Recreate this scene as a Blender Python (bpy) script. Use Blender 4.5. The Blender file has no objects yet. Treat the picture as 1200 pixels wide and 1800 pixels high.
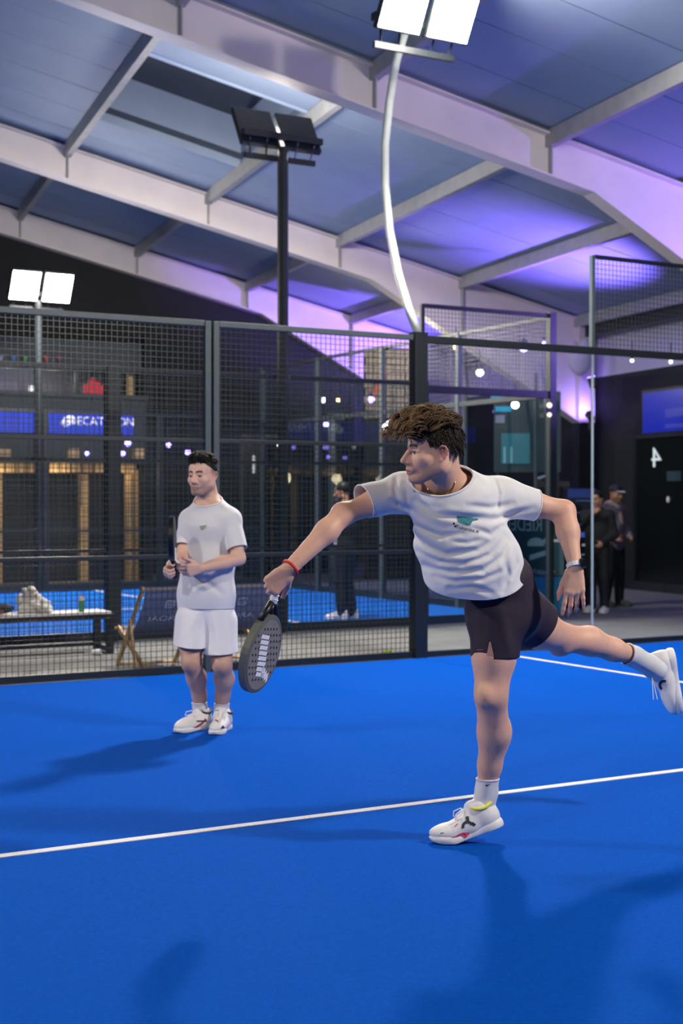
import bpy, bmesh, math, random
import numpy as np
from mathutils import Vector, Matrix
from mathutils.bvhtree import BVHTree
random.seed(7); rng = np.random.default_rng(7)
scene = bpy.context.scene
COL = scene.collection
# ---------------------------------------------------------------- camera
F, HZ, HC = 2500.0, 880.0, 1.5          # focal length in px, horizon row, eye height
cam_d = bpy.data.cameras.new('camera'); cam = bpy.data.objects.new('camera', cam_d); COL.objects.link(cam)
cam_d.sensor_fit = 'VERTICAL'; cam_d.sensor_height = 36; cam_d.lens = 50
cam.location = (0, 0, HC); cam.rotation_euler = (math.radians(90) - math.atan(20 / F), 0, 0)
cam_d.dof.use_dof = True; cam_d.dof.focus_distance = 6.1; cam_d.dof.aperture_fstop = 3.2
cam_d.clip_end = 200
scene.camera = cam
scene.cycles.transparent_max_bounces = 24
# ---------------------------------------------------------------- world, exposure
world = bpy.data.worlds.new('night'); scene.world = world; world.use_nodes = True
bg = world.node_tree.nodes['Background']; bg.inputs[0].default_value = (0.10, 0.13, 0.18, 1); bg.inputs[1].default_value = 0.17
vs = scene.view_settings; vs.view_transform = 'Standard'; vs.look = 'None'; vs.exposure = 0.45; vs.gamma = 1.0; vs.use_curve_mapping = False
FLOOD = 1150.0        # W of each court floodlight
PURPLE = (0.30, 0.17, 1.0)
# ---------------------------------------------------------------- helpers
def srgb(r, g, b):
    return tuple(((c / 255) / 12.92 if c / 255 < 0.04045 else ((c / 255 + 0.055) / 1.055) ** 2.4) for c in (r, g, b))
MATS = {}
def mat(name, col, rough=0.6, metal=0.0, emit=None, estr=0.0, noise=0.0, nscale=20.0, bump=0.0, bscale=200.0, alpha=None, trans=0.0, sheen=0.0, attr=None, sss=0.0, spec=0.5, streak=None):
    if name in MATS: return MATS[name]
    m = bpy.data.materials.new(name); m.use_nodes = True; nt = m.node_tree; b = nt.nodes['Principled BSDF']
    b.inputs['Base Color'].default_value = (*col, 1); b.inputs['Roughness'].default_value = rough; b.inputs['Metallic'].default_value = metal
    b.inputs['Specular IOR Level'].default_value = spec
    if emit: b.inputs['Emission Color'].default_value = (*emit, 1); b.inputs['Emission Strength'].default_value = estr
    if trans: b.inputs['Transmission Weight'].default_value = trans
    if alpha is not None: b.inputs['Alpha'].default_value = alpha
    if sheen: b.inputs['Sheen Weight'].default_value = sheen; b.inputs['Sheen Roughness'].default_value = 0.5
    if sss: b.inputs['Subsurface Weight'].default_value = sss; b.inputs['Subsurface Radius'].default_value = (0.012, 0.005, 0.003); b.inputs['Subsurface Scale'].default_value = 1.0
    tc = nt.nodes.new('ShaderNodeTexCoord'); src = None
    if attr:
        a = nt.nodes.new('ShaderNodeAttribute'); a.attribute_name = attr; src = a.outputs['Color']
    if noise:
        n = nt.nodes.new('ShaderNodeTexNoise'); n.inputs['Scale'].default_value = nscale; n.inputs['Detail'].default_value = 6
        if streak:
            mp = nt.nodes.new('ShaderNodeMapping'); mp.inputs['Scale'].default_value = streak
            nt.links.new(tc.outputs['Object'], mp.inputs['Vector']); nt.links.new(mp.outputs['Vector'], n.inputs['Vector'])
        else: nt.links.new(tc.outputs['Object'], n.inputs['Vector'])
        mr = nt.nodes.new('ShaderNodeMapRange'); mr.inputs[1].default_value = 0.25; mr.inputs[2].default_value = 0.75; mr.inputs[3].default_value = 1 - noise; mr.inputs[4].default_value = 1 + noise
        nt.links.new(n.outputs['Fac'], mr.inputs[0])
        mx = nt.nodes.new('ShaderNodeVectorMath'); mx.operation = 'SCALE'
        if src is None:
            mx.inputs[0].default_value = col
        else: nt.links.new(src, mx.inputs[0])
        nt.links.new(mr.outputs[0], mx.inputs['Scale']); src = mx.outputs[0]
    if src is not None: nt.links.new(src, b.inputs['Base Color'])
    if bump:
        n2 = nt.nodes.new('ShaderNodeTexNoise'); n2.inputs['Scale'].default_value = bscale; n2.inputs['Detail'].default_value = 4
        nt.links.new(tc.outputs['Object'], n2.inputs['Vector'])
        bp = nt.nodes.new('ShaderNodeBump'); bp.inputs['Strength'].default_value = bump; bp.inputs['Distance'].default_value = 0.01
        nt.links.new(n2.outputs['Fac'], bp.inputs['Height']); nt.links.new(bp.outputs['Normal'], b.inputs['Normal'])
    MATS[name] = m
    return m
def tag(o, label=None, cat=None, group=None, kind=None):
    if label: o['label'] = label
    if cat: o['category'] = cat
    if group: o['group'] = group
    if kind: o['kind'] = kind
    return o
def empty(name, loc=(0, 0, 0), rz=0.0, label=None, cat=None, group=None, kind=None):
    o = bpy.data.objects.new(name, None); COL.objects.link(o); o.location = loc; o.rotation_euler = (0, 0, rz); o.empty_display_size = 0.1
    return tag(o, label, cat, group, kind)
def link(name, me, m, parent=None, loc=None, smooth=False):
    if m is not None and not me.materials: me.materials.append(m)
    o = bpy.data.objects.new(name, me); COL.objects.link(o)
    if parent is not None:
        o.parent = parent
        if parent.name in WORLD_ROOTS: o.matrix_parent_inverse = Matrix.Translation(-parent.location)
    if loc is not None: o.location = loc
    if smooth:
        me.polygons.foreach_set('use_smooth', np.ones(len(me.polygons), dtype=bool))
    return o
WORLD_ROOTS = set()      # roots whose parts are modelled in world coordinates
def world_root(name, loc, label, cat, group=None):
    o = empty(name, loc, 0, label, cat, group); WORLD_ROOTS.add(o.name); return o
class MB:
    def __init__(s): s.v = []; s.f = []
    def add(s, vs, fs):
        b = len(s.v); s.v += [tuple(p) for p in vs]; s.f += [tuple(b + i for i in f) for f in fs]; return s
    def box(s, c, d, rot=None):
        x, y, z = d[0] / 2, d[1] / 2, d[2] / 2
        P = [Vector(p) for p in ((-x, -y, -z), (x, -y, -z), (x, y, -z), (-x, y, -z), (-x, -y, z), (x, -y, z), (x, y, z), (-x, y, z))]
        if rot is not None: P = [rot @ p for p in P]
        return s.add([p + Vector(c) for p in P], [(0, 3, 2, 1), (4, 5, 6, 7), (0, 1, 5, 4), (1, 2, 6, 5), (2, 3, 7, 6), (3, 0, 4, 7)])
    def bx(s, x0, x1, y0, y1, z0, z1): return s.box(((x0 + x1) / 2, (y0 + y1) / 2, (z0 + z1) / 2), (x1 - x0, y1 - y0, z1 - z0))
    def tube(s, pts, r, n=8, cap=True, ref=None):
        pts = [Vector(p) for p in pts]; rs = r if isinstance(r, (list, tuple)) else [r] * len(pts)
        ref = Vector(ref) if ref is not None else None; rings = []
        for i, p in enumerate(pts):
            t = (pts[min(i + 1, len(pts) - 1)] - pts[max(i - 1, 0)]).normalized()
            if ref is None: ref = Vector((0, 0, 1)) if abs(t.z) < 0.9 else Vector((1, 0, 0))
            a = (ref - t * ref.dot(t))
            if a.length < 1e-5: a = t.orthogonal()
            a.normalize(); ref = a; b = t.cross(a)
            rings.append([p + (a * math.cos(2 * math.pi * (k + .5) / n) + b * math.sin(2 * math.pi * (k + .5) / n)) * rs[i] for k in range(n)])
        V = [q for ring in rings for q in ring]; Fc = []
        for i in range(len(pts) - 1):
            for k in range(n): Fc.append((i * n + k, i * n + (k + 1) % n, (i + 1) * n + (k + 1) % n, (i + 1) * n + k))
        if cap: Fc += [tuple(range(n - 1, -1, -1)), tuple(range((len(pts) - 1) * n, len(pts) * n))]
        return s.add(V, Fc)
    def bar(s, a, b, w, h, up=(0, 0, 1)):
        a, b = Vector(a), Vector(b); t = (b - a).normalized(); up = Vector(up); x = t.cross(up)
        if x.length < 1e-5: x = t.orthogonal()
        x.normalize(); y = x.cross(t)
        R = Matrix((x, t, y)).transposed()
        return s.box((a + b) / 2, (w, (b - a).length, h), R)
    def prism(s, poly, d, base=None):      # poly: 3-D points of one face, d: extrusion vector
        P = [Vector(p) for p in poly]; d = Vector(d); n = len(P)
        return s.add(P + [p + d for p in P], [tuple(range(n - 1, -1, -1)), tuple(range(n, 2 * n))] + [(i, (i + 1) % n, n + (i + 1) % n, n + i) for i in range(n)])
    def lathe(s, prof, c=(0, 0, 0), n=16, R=None):
        V = []; Fc = []
        for (r, z) in prof:
            for k in range(n):
                p = Vector((r * math.cos(2 * math.pi * k / n), r * math.sin(2 * math.pi * k / n), z))
                V.append((R @ p if R is not None else p) + Vector(c))
        for i in range(len(prof) - 1):
            for k in range(n): Fc.append((i * n + k, i * n + (k + 1) % n, (i + 1) * n + (k + 1) % n, (i + 1) * n + k))
        Fc += [tuple(range(n - 1, -1, -1)), tuple(range((len(prof) - 1) * n, len(prof) * n))]
        return s.add(V, Fc)
    def sphere(s, c, r, n=12, sc=(1, 1, 1)):
        pr = [(max(1e-4, r * math.sin(math.pi * i / (n // 2 + 1))), -r * math.cos(math.pi * i / (n // 2 + 1))) for i in range(n // 2 + 2)]
        return s.lathe(pr, c, n, Matrix.Diagonal(sc))
    def mesh(s, name):
        me = bpy.data.meshes.new(name); me.from_pydata(s.v, [], s.f)
        bm = bmesh.new(); bm.from_mesh(me); bmesh.ops.recalc_face_normals(bm, faces=bm.faces); bm.to_mesh(me); bm.free(); me.update(); return me
    def build(s, name, m, parent=None, loc=None, smooth=False, bevel=0.0):
        o = link(name, s.mesh(name), m, parent, loc, smooth)
        if bevel:
            md = o.modifiers.new('bevel', 'BEVEL'); md.width = bevel; md.segments = 2; md.limit_method = 'ANGLE'
        return o
def text_mesh(txt, size, extrude=0.0, align='CENTER'):
    cu = bpy.data.curves.new('lettering', 'FONT'); cu.body = txt; cu.size = size; cu.extrude = extrude; cu.align_x = align; cu.align_y = 'CENTER'; cu.resolution_u = 3
    o = bpy.data.objects.new('lettering', cu); COL.objects.link(o); dg = bpy.context.evaluated_depsgraph_get(); dg.update()
    me = bpy.data.meshes.new_from_object(o.evaluated_get(dg)); bpy.data.objects.remove(o); bpy.data.curves.remove(cu); me.name = 'lettering'
    me.materials.clear()
    return me
def frame(origin, x, y):      # matrix with local x, y axes in the world
    x = Vector(x).normalized(); z = x.cross(Vector(y)).normalized(); y = z.cross(x)
    return Matrix.Translation(Vector(origin)) @ Matrix((x, y, z)).transposed().to_4x4()
def put_text(name, txt, size, M, m, parent=None, ext=0.002, sx=1.0):
    me = text_mesh(txt, size, ext); me.transform(M @ Matrix.Diagonal((sx, 1, 1, 1)))
    return link(name, me, m, parent)
def dup(o, parent=None):
    c = o.copy(); COL.objects.link(c)
    if parent is not None: c.parent = parent
    for ch in list(o.children): dup(ch, c)
    return c
# court frame: s along the side fence, t across it (away from the camera)
CO = Vector((0.7276, 13.475)); CU = Vector((0.8669, 0.4985)).normalized(); CN = Vector((-CU.y, CU.x)); CROT = math.atan2(CU.y, CU.x)
def W(s, t, z=0.0): p = CO + CU * s + CN * t; return Vector((p.x, p.y, z))
def on_t(px, t):
    dx = (px - 600) / F; s = (dx * (CO.y + t * CN.y) - CO.x - t * CN.x) / (CU.x - dx * CU.y); return s, CO.y + s * CU.y + t * CN.y
def zy(py, Y): return HC - (py - HZ) / F * Y
def at(px, py, Y): return Vector(((px - 600) / F * Y, Y, zy(py, Y)))
# hall frame: r along the rafters (roof falls with r), q along the purlins
PH = math.radians(20.5); HE = Vector((math.cos(PH), math.sin(PH))); HG = Vector((-HE.y, HE.x))
def R3(r, q, z=0.0): p = HE * r + HG * q; return Vector((p.x, p.y, z))
def roofz(r): return 8.0 - 0.25 * r
# ---------------------------------------------------------------- materials
m_turf = mat('blue_turf', (0.0, 0.092, 0.54), 0.95, noise=0.10, nscale=55, bump=0.8, bscale=330, spec=0.06)
m_turf2 = mat('pale_blue_turf', (0.004, 0.12, 0.52), 0.9, noise=0.10, nscale=30, bump=0.5, bscale=120, spec=0.1)
m_line = mat('white_line_turf', (0.80, 0.80, 0.82), 0.9, noise=0.12, nscale=80, bump=0.6, bscale=300)
m_conc = mat('grey_concrete', srgb(112, 112, 106), 0.75, noise=0.16, nscale=2.2, bump=0.15, bscale=60)
m_dark = mat('dark_powder_coat', srgb(26, 34, 38), 0.42, noise=0.12, nscale=14)
m_rail = mat('grey_green_rail', srgb(70, 82, 84), 0.45, noise=0.1, nscale=14)
m_wire = mat('mesh_wire_paint', srgb(44, 58, 60), 0.35)
m_panel = mat('ceiling_panel_paint', srgb(150, 166, 190), 0.7, noise=0.07, nscale=1.5)
m_groove = mat('roof_deck_dark', srgb(40, 52, 70), 0.8, noise=0.1)
m_beam = mat('white_beam_paint', srgb(226, 216, 214), 0.55, noise=0.06, nscale=2.5)
m_purlin = mat('grey_purlin_paint', srgb(168, 168, 166), 0.6, noise=0.12, nscale=6)
m_black = mat('black_wall_paint', srgb(17, 21, 24), 0.8, noise=0.2, nscale=1.3)
m_wood = mat('pale_pine_wood', srgb(202, 168, 116), 0.6, noise=0.22, nscale=3, streak=(30, 30, 1.5))
m_white = mat('white_plastic', (0.82, 0.82, 0.82), 0.5, noise=0.04)
m_lampface = mat('floodlight_glass', (1, 1, 1), 0.3, emit=(1.0, 0.93, 0.84), estr=60)
m_glass = mat('court_glass', (0.9, 0.97, 0.95), 0.02)
def glass_nodes():
    nt = m_glass.node_tree; out = nt.nodes['Material Output']
    t = nt.nodes.new('ShaderNodeBsdfTransparent'); t.inputs[0].default_value = (0.93, 0.965, 0.96, 1)
    g = nt.nodes.new('ShaderNodeBsdfGlossy'); g.inputs['Roughness'].default_value = 0.02; g.inputs[0].default_value = (0.9, 1, 1, 1)
    fr = nt.nodes.new('ShaderNodeFresnel'); fr.inputs[0].default_value = 1.45
    mx = nt.nodes.new('ShaderNodeMixShader'); nt.links.new(fr.outputs[0], mx.inputs[0]); nt.links.new(t.outputs[0], mx.inputs[1]); nt.links.new(g.outputs[0], mx.inputs[2]); nt.links.new(mx.outputs[0], out.inputs[0])
glass_nodes()
m_edge = mat('glass_edge', srgb(190, 205, 205), 0.3)
# ================================================================ floor and courts
MB().bx(-30, 40, -6, 60, -0.3, 0.0).build('floor', m_conc, None)
tag(bpy.data.objects['floor'], 'grey concrete hall floor between and around the courts', 'floor', kind='structure')
court = empty('court_floor', W(-5.9, -5.4, 0), CROT, 'bright blue artificial turf of the court the two players stand on', 'court', kind='structure')
MB().bx(-14, 10.0, -5.3, 5.34, 0.0, 0.012).build('turf', m_turf, court)
def line(par, x0, x1, y0, y1, z0=0.012): return MB().bx(x0, x1, y0, y1, z0 - 0.004, z0 + 0.0035).build('line_marking', m_line, par)
LW = 0.055
line(court, -14, 6.77, -0.06 - LW / 2, -0.06 + LW / 2)
line(court, 6.77 - LW / 2, 6.77 + LW / 2, -5.3, 5.3)
court2 = empty('court_floor', W(-5.9, 7.1, 0), CROT, 'paler blue turf of the neighbouring court beyond the gangway', 'court', kind='structure')
MB().bx(-12, 9.85, -4.05, 4.15, 0.0, 0.012).build('turf', m_turf2, court2)
line(court2, -12, 6.75, 0 - LW / 2, LW / 2)
line(court2, 6.75 - LW / 2, 6.75 + LW / 2, -4.0, 4.1)
# ================================================================ hall: ceiling, rafters, purlins, walls
PUR = [3.8 + 2.27 * k for k in range(-2, 5)]
QN = [9 + 1.05 * i for i in range(34)]
ceil = empty('ceiling', (0, 0, 0), PH, 'pale blue-grey sloping panel ceiling of the hall', 'ceiling', kind='structure')
sl = math.atan(0.25)
def skylight_hole(k, i): return k == 2 and QN[i] > 16.3 and QN[i] + 1 < 18.9
pm = MB().box((0, 0, 0), (2.27 / math.cos(sl) - 0.02, 1.032, 0.03), Matrix.Rotation(sl, 3, 'Y')).mesh('ceiling_panel'); pm.materials.append(m_panel)
for k in range(6):
    rm = (PUR[k] + PUR[k + 1]) / 2
    for i in range(len(QN)):
        if k == 2 and 17.2 < QN[i] < 19.6: continue
        if k == 5 and QN[i] > 30: continue
        o = link('ceiling_panel', pm, None, ceil, (rm, QN[i] + 0.525, roofz(rm) + 0.05 + random.uniform(-.003, .003)))
# roof deck above the panels, split round the skylight
dk = MB()
def deck(r0, r1, q0, q1, z=0.13): dk.prism([(r0, q0, roofz(r0) + z), (r1, q0, roofz(r1) + z), (r1, q1, roofz(r1) + z), (r0, q1, roofz(r0) + z)], (0, 0, 0.1))
deck(-8, 3.8, 2, 46); deck(6.07, 13.2, 2, 46); deck(3.8, 6.07, 2, 17.4); deck(3.8, 6.07, 20.55, 46)
dk.build('roof_deck', m_groove, ceil)
sk = empty('skylight', (0, 0, 0), PH, 'deep square roof light recess with a dark pane in the ceiling', 'skylight', kind='structure')
a, b = roofz(3.8), roofz(6.07)
MB().prism([(3.8, 17.4, a), (6.07, 17.4, b), (6.07, 17.4, b + .8), (3.8, 17.4, a + .8)], (0, -.03, 0)).prism([(3.8, 20.55, a), (6.07, 20.55, b), (6.07, 20.55, b + .8), (3.8, 20.55, a + .8)], (0, .03, 0)).bx(3.77, 3.8, 17.4, 20.55, a, a + .8).bx(6.07, 6.1, 17.4, 20.55, b, b + .8).build('frame', m_panel, sk)
MB().prism([(3.8, 17.4, a + .75), (6.07, 17.4, b + .75), (6.07, 20.55, b + .75), (3.8, 20.55, a + .75)], (0, 0, .03)).build('pane', mat('night_pane', srgb(14, 24, 44), 0.2), sk)
# purlins
for k, r in enumerate(PUR):
    o = MB().bx(r - 0.05, r + 0.05, 2, 44 if k < 5 else 30, roofz(r) - 0.17, roofz(r) + 0.03).build('purlin', m_purlin, None)
    o.rotation_euler = (0, 0, PH)
    tag(o, ['grey roof purlin above the left lamp, farthest up the slope', 'second grey roof purlin from the top of the slope', 'third grey roof purlin from the top, along the skylight', 'grey roof purlin just below the skylight', 'grey roof purlin crossing behind the curved lamp pole', 'thick grey roof purlin under the violet ceiling glow', 'lowest grey eaves purlin above the right wall'][k], 'purlin', kind='structure')
def rafter(q, label, r0=-8, rk=8.9, r1=12.9, dep=0.5, hd=1.35, col_base=True):
    o = empty('roof_beam', (0, 0, 0), PH, label, 'beam', kind='structure')
    zt = lambda r: roofz(r) - 0.02
    hb = lambda r: zt(r) - dep - (max(0, r - rk) / (r1 - rk)) * hd
    MB().prism([(r0, q - .01, zt(r0)), (r1, q - .01, zt(r1)), (r1, q - .01, hb(r1)), (rk, q - .01, hb(rk)), (r0, q - .01, hb(r0))], (0, .02, 0)).build('web', m_beam, o)
    fl = MB(); fl.prism([(r0, q - .13, hb(r0)), (rk, q - .13, hb(rk)), (rk, q - .13, hb(rk) - .022), (r0, q - .13, hb(r0) - .022)], (0, .26, 0))
    fl.prism([(rk, q - .13, hb(rk)), (r1, q - .13, hb(r1)), (r1, q - .13, hb(r1) - .022), (rk, q - .13, hb(rk) - .022)], (0, .26, 0)); fl.build('bottom_flange', m_beam, o)
    MB().prism([(r0, q - .13, zt(r0)), (r1, q - .13, zt(r1)), (r1, q - .13, zt(r1) - .02), (r0, q - .13, zt(r0) - .02)], (0, .26, 0)).build('top_flange', m_beam, o)
    for r in PUR[:-1]:
        MB().bx(r - .008, r + .008, q - .10, q + .10, hb(r) + .004, zt(r) - .02).build('stiffener', m_purlin, o)
    if col_base:
        MB().bx(r1 - .02, r1 + .3, q - .12, q + .12, 2.9, zt(r1)).build('column_head', m_beam, o)
        MB().bx(r1 - .02, r1 + .3, q - .12, q + .12, 0, 2.9).build('column_painted_shade', m_dark, o)  # shade on the lower column put into its colour by the dark coat
    return o
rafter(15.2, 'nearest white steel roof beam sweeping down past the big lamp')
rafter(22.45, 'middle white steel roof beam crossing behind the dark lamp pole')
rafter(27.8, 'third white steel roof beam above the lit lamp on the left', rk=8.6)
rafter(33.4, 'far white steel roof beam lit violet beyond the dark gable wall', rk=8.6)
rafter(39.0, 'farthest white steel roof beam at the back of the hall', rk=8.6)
# walls
def hall_wall(name, r0, q0, r1, q1, z0, z1, m, label, th=0.12, topslope=False):
    d = Vector((r1 - r0, q1 - q0)).normalized(); n = Vector((-d.y, d.x)) * th
    za, zb = (roofz(r0) + .1, roofz(r1) + .1) if topslope else (z1, z1)
    o = MB().prism([(r0, q0, z0), (r1, q1, z0), (r1, q1, zb), (r0, q0, za)], (n.x, n.y, 0)).build(name, m, None); o.rotation_euler = (0, 0, PH)
    return tag(o, label, 'wall', kind='structure')
hall_wall('wall_back', -14, 28.0, 10.75, 28.0, 0, 0, m_black, 'black gable wall below the third roof beam behind the shop front', topslope=True)
m_wallw = mat('pale_wall_sheet', srgb(205, 203, 212), 0.65, noise=0.05, nscale=2)
hall_wall('wall_far', 6, 43, 14, 43, 0, 6.5, m_wallw, 'pale wall at the far end of the hall in violet light')
hall_wall('wall_right', 13.42, 6, 13.42, 44, 0, 3.72, m_black, 'black lower wall along the right side of the hall')
hall_wall('wall_right_upper', 13.42, 6, 13.42, 44, 3.72, 5.0, m_wallw, 'pale sheet strip of wall below the right eaves')
bpy.data.objects['wall_right_upper'].name = 'wall_eaves'
tb = MB().bx(13.0, 13.25, 6, 44, roofz(13) - .32, roofz(13) + .05).build('trim_1', m_dark, None); tb.rotation_euler = (0, 0, PH); tag(tb, 'dark eaves beam along the top of the right wall', 'trim', kind='structure')
# ================================================================ side fences
def wires(mb, x0, x1, z0, z1, sp=0.05, w=0.0045):
    n = int((x1 - x0) / sp)
    for i in range(1, n): x = x0 + (x1 - x0) * i / n; mb.bx(x - w / 2, x + w / 2, -w / 2, w / 2, z0, z1)
    n = int((z1 - z0) / sp)
    for i in range(1, n): z = z0 + (z1 - z0) * i / n; mb.bx(x0, x1, -w / 2 - .003, w / 2 - .003, z - w / 2, z + w / 2)
def wire_panel(par, x0, x1, z0, z1, sp=0.05, w=0.0045, y=0.0):
    mb = MB(); wires(mb, x0, x1, z0, z1, sp, w); o = mb.build('wire_mesh', m_wire, par, (0, y, 0)); o['kind'] = 'stuff'; return o
def glass_panel(par, x0, x1, z0, z1, y=0.0, side=1):
    # one refracting face towards the court plus the four ground edges of the sheet
    a, b = (y - .005 * side, y + .005 * side); P = [(x0, a, z0), (x1, a, z0), (x1, a, z1), (x0, a, z1), (x0, b, z0), (x1, b, z0), (x1, b, z1), (x0, b, z1)]
    me = bpy.data.meshes.new('glass_pane'); fr = (0, 1, 2, 3) if side > 0 else (3, 2, 1, 0)
    me.from_pydata(P, [], [fr, (0, 4, 5, 1), (1, 5, 6, 2), (2, 6, 7, 3), (3, 7, 4, 0)]); me.materials.append(m_glass); me.materials.append(m_edge); me.update()
    for p in list(me.polygons)[1:]: p.material_index = 1
    return link('glass_pane', me, None, par)
def hbar(par, name, x0, x1, z, w=0.04, d=0.04, m=None, y=0.0): return MB().bx(x0, x1, y - d / 2, y + d / 2, z - w / 2, z + w / 2).build(name, m or m_dark, par, bevel=0.003)
def vbar(par, name, x, z0, z1, w=0.06, d=0.06, m=None, y=0.0): return MB().bx(x - w / 2, x + w / 2, y - d / 2, y + d / 2, z0, z1).build(name, m or m_dark, par, bevel=0.004)
f1 = empty('court_fence', W(0, 0, 0), CROT, 'dark welded mesh side fence directly behind the two players', 'fence')
for x0, x1 in ((-8.64, -6.48), (-6.48, -4.32), (-4.32, -2.16), (-2.16, 0)):
    for z0, z1 in ((0.06, 1.02), (1.02, 2.02), (2.02, 3.03)): wire_panel(f1, x0, x1, z0, z1)
for x, m in ((-8.64, m_rail), (-6.48, m_rail), (-4.32, m_rail), (-2.19, m_rail), (-2.11, m_rail)): vbar(f1, 'post', x, 0.012, 3.06, 0.055, 0.06, m)
vbar(f1, 'post', 0.0, 0.012, 3.06, 0.14, 0.12)
for x0, x1 in ((-8.61, -6.51), (-6.45, -4.35), (-4.29, -2.22), (-2.08, -.07)):
    hbar(f1, 'top_rail', x0, x1, 3.04, 0.05, 0.05, m_rail); hbar(f1, 'middle_rail', x0, x1, 1.02, 0.035); hbar(f1, 'middle_rail', x0, x1, 2.02, 0.035); hbar(f1, 'bottom_rail', x0, x1, 0.045, 0.06)
g1 = empty('glass_wall', W(0, 0, 0), CROT, 'clear glass side wall with raised mesh behind the hitting player', 'glass wall')
glass_panel(g1, 0.08, 2.10, 0.06, 3.0); glass_panel(g1, 2.125, 4.25, 0.06, 3.0)
MB().bx(2.10, 2.125, -.006, .006, 0.06, 3.0).build('pane_joint', m_edge, g1)
hbar(g1, 'top_rail', 0.07, 4.25, 3.03, 0.07, 0.06); hbar(g1, 'bottom_rail', 0.07, 4.25, 0.04, 0.05)
vbar(g1, 'post', 2.11, 3.06, 4.0, 0.045, 0.045, m_rail); hbar(g1, 'mesh_top_rail', 2.13, 4.25, 3.99, 0.04); wire_panel(g1, 2.13, 4.25, 3.06, 3.97)
vbar(g1, 'post', 4.27, 0.012, 4.0, 0.08, 0.08)
g4 = empty('glass_wall', W(4.27, 0, 0), CROT - math.pi / 2, 'glass back wall of the players\' own court beyond the right picture edge', 'glass wall')
for i in range(5):
    x0, x1 = 0.06 + i * 2.08, 2.06 + i * 2.08
    glass_panel(g4, x0, x1, 0.06, 3.0); hbar(g4, 'top_rail', x0, x1, 3.03, 0.07, 0.05); hbar(g4, 'bottom_rail', x0, x1, 0.04, 0.05); hbar(g4, 'mesh_top_rail', x0, x1, 3.97, 0.05); wire_panel(g4, x0, x1, 3.07, 3.95); vbar(g4, 'post', x1 + .04, 0.012, 4.0, 0.07, 0.07)
T2 = 3.0
f2 = empty('court_fence', W(0, T2, 0), CROT, 'dark mesh fence of the neighbouring court behind the bench', 'fence')
for x0, x1 in ((-8.0, -6.0), (-6.0, -4.0), (-4.0, -1.92), (-1.92, 0.12), (0.12, 2.0)):
    for z0, z1 in ((0.1, 0.97), (0.97, 1.93), (1.93, 2.88)): wire_panel(f2, x0, x1, z0, z1)
    hbar(f2, 'top_rail', x0 + .08, x1 - .08, 2.9, 0.05, 0.05); hbar(f2, 'middle_rail', x0 + .08, x1 - .08, 0.97, 0.035); hbar(f2, 'middle_rail', x0 + .08, x1 - .08, 1.93, 0.035); hbar(f2, 'bottom_rail', x0 + .08, x1 - .08, 0.06, 0.1)
for x, w in ((-8.0, .12), (-6.0, .12), (-4.0, .10), (-1.92, .15), (2.0, .12)): vbar(f2, 'post', x, 0.012, 2.93, w, 0.12)
g2 = empty('glass_wall', W(0, T2, 0), CROT, 'glass side wall of the neighbouring court with raised mesh frame', 'glass wall')
glass_panel(g2, 2.08, 3.9, 0.1, 2.8); hbar(g2, 'top_rail', 2.06, 3.9, 2.84, 0.09, 0.06); hbar(g2, 'bottom_rail', 2.06, 3.9, 0.06, 0.1)
vbar(g2, 'post', 2.0, 2.94, 3.86, 0.05, 0.05); hbar(g2, 'mesh_top_rail', 2.03, 3.9, 3.84, 0.05); wire_panel(g2, 2.03, 3.9, 2.89, 3.82); vbar(g2, 'post', 3.95, 0.012, 3.88, 0.10, 0.10)
g3 = empty('glass_wall', W(3.95, T2, 0), CROT + math.pi / 2, 'end glass wall of the neighbouring court carrying mirrored sponsor lettering', 'glass wall')
for i in range(4):
    x0, x1 = 0.06 + i * 2.02, 2.06 + i * 2.02
    glass_panel(g3, x0, x1, 0.1, 2.8, 0.0, -1); hbar(g3, 'top_rail', x0, x1, 2.84, 0.07, 0.05); hbar(g3, 'bottom_rail', x0, x1, 0.06, 0.1); hbar(g3, 'mesh_top_rail', x0, x1, 3.82, 0.05)
    wire_panel(g3, x0, x1, 2.88, 3.8, 0.06); vbar(g3, 'post', x1, 0.012, 3.84, 0.07, 0.07, m_rail)
T3 = 11.1
f3 = empty('court_fence', W(0, T3, 0), CROT, 'far mesh fence of the neighbouring court in front of the shop', 'fence')
for x0, x1 in ((-6.3, -4.2), (-4.2, -2.1), (-2.1, 0), (0, 2.0), (2.0, 3.9)):
    wire_panel(f3, x0, x1, 0.1, 2.9, 0.07); hbar(f3, 'top_rail', x0 + .05, x1 - .05, 2.95, 0.05); hbar(f3, 'bottom_rail', x0 + .05, x1 - .05, 0.08, 0.12); hbar(f3, 'middle_rail', x0 + .05, x1 - .05, 1.0, 0.04)
    vbar(f3, 'post', x0, 0.012, 2.98, 0.09, 0.09)
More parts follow.
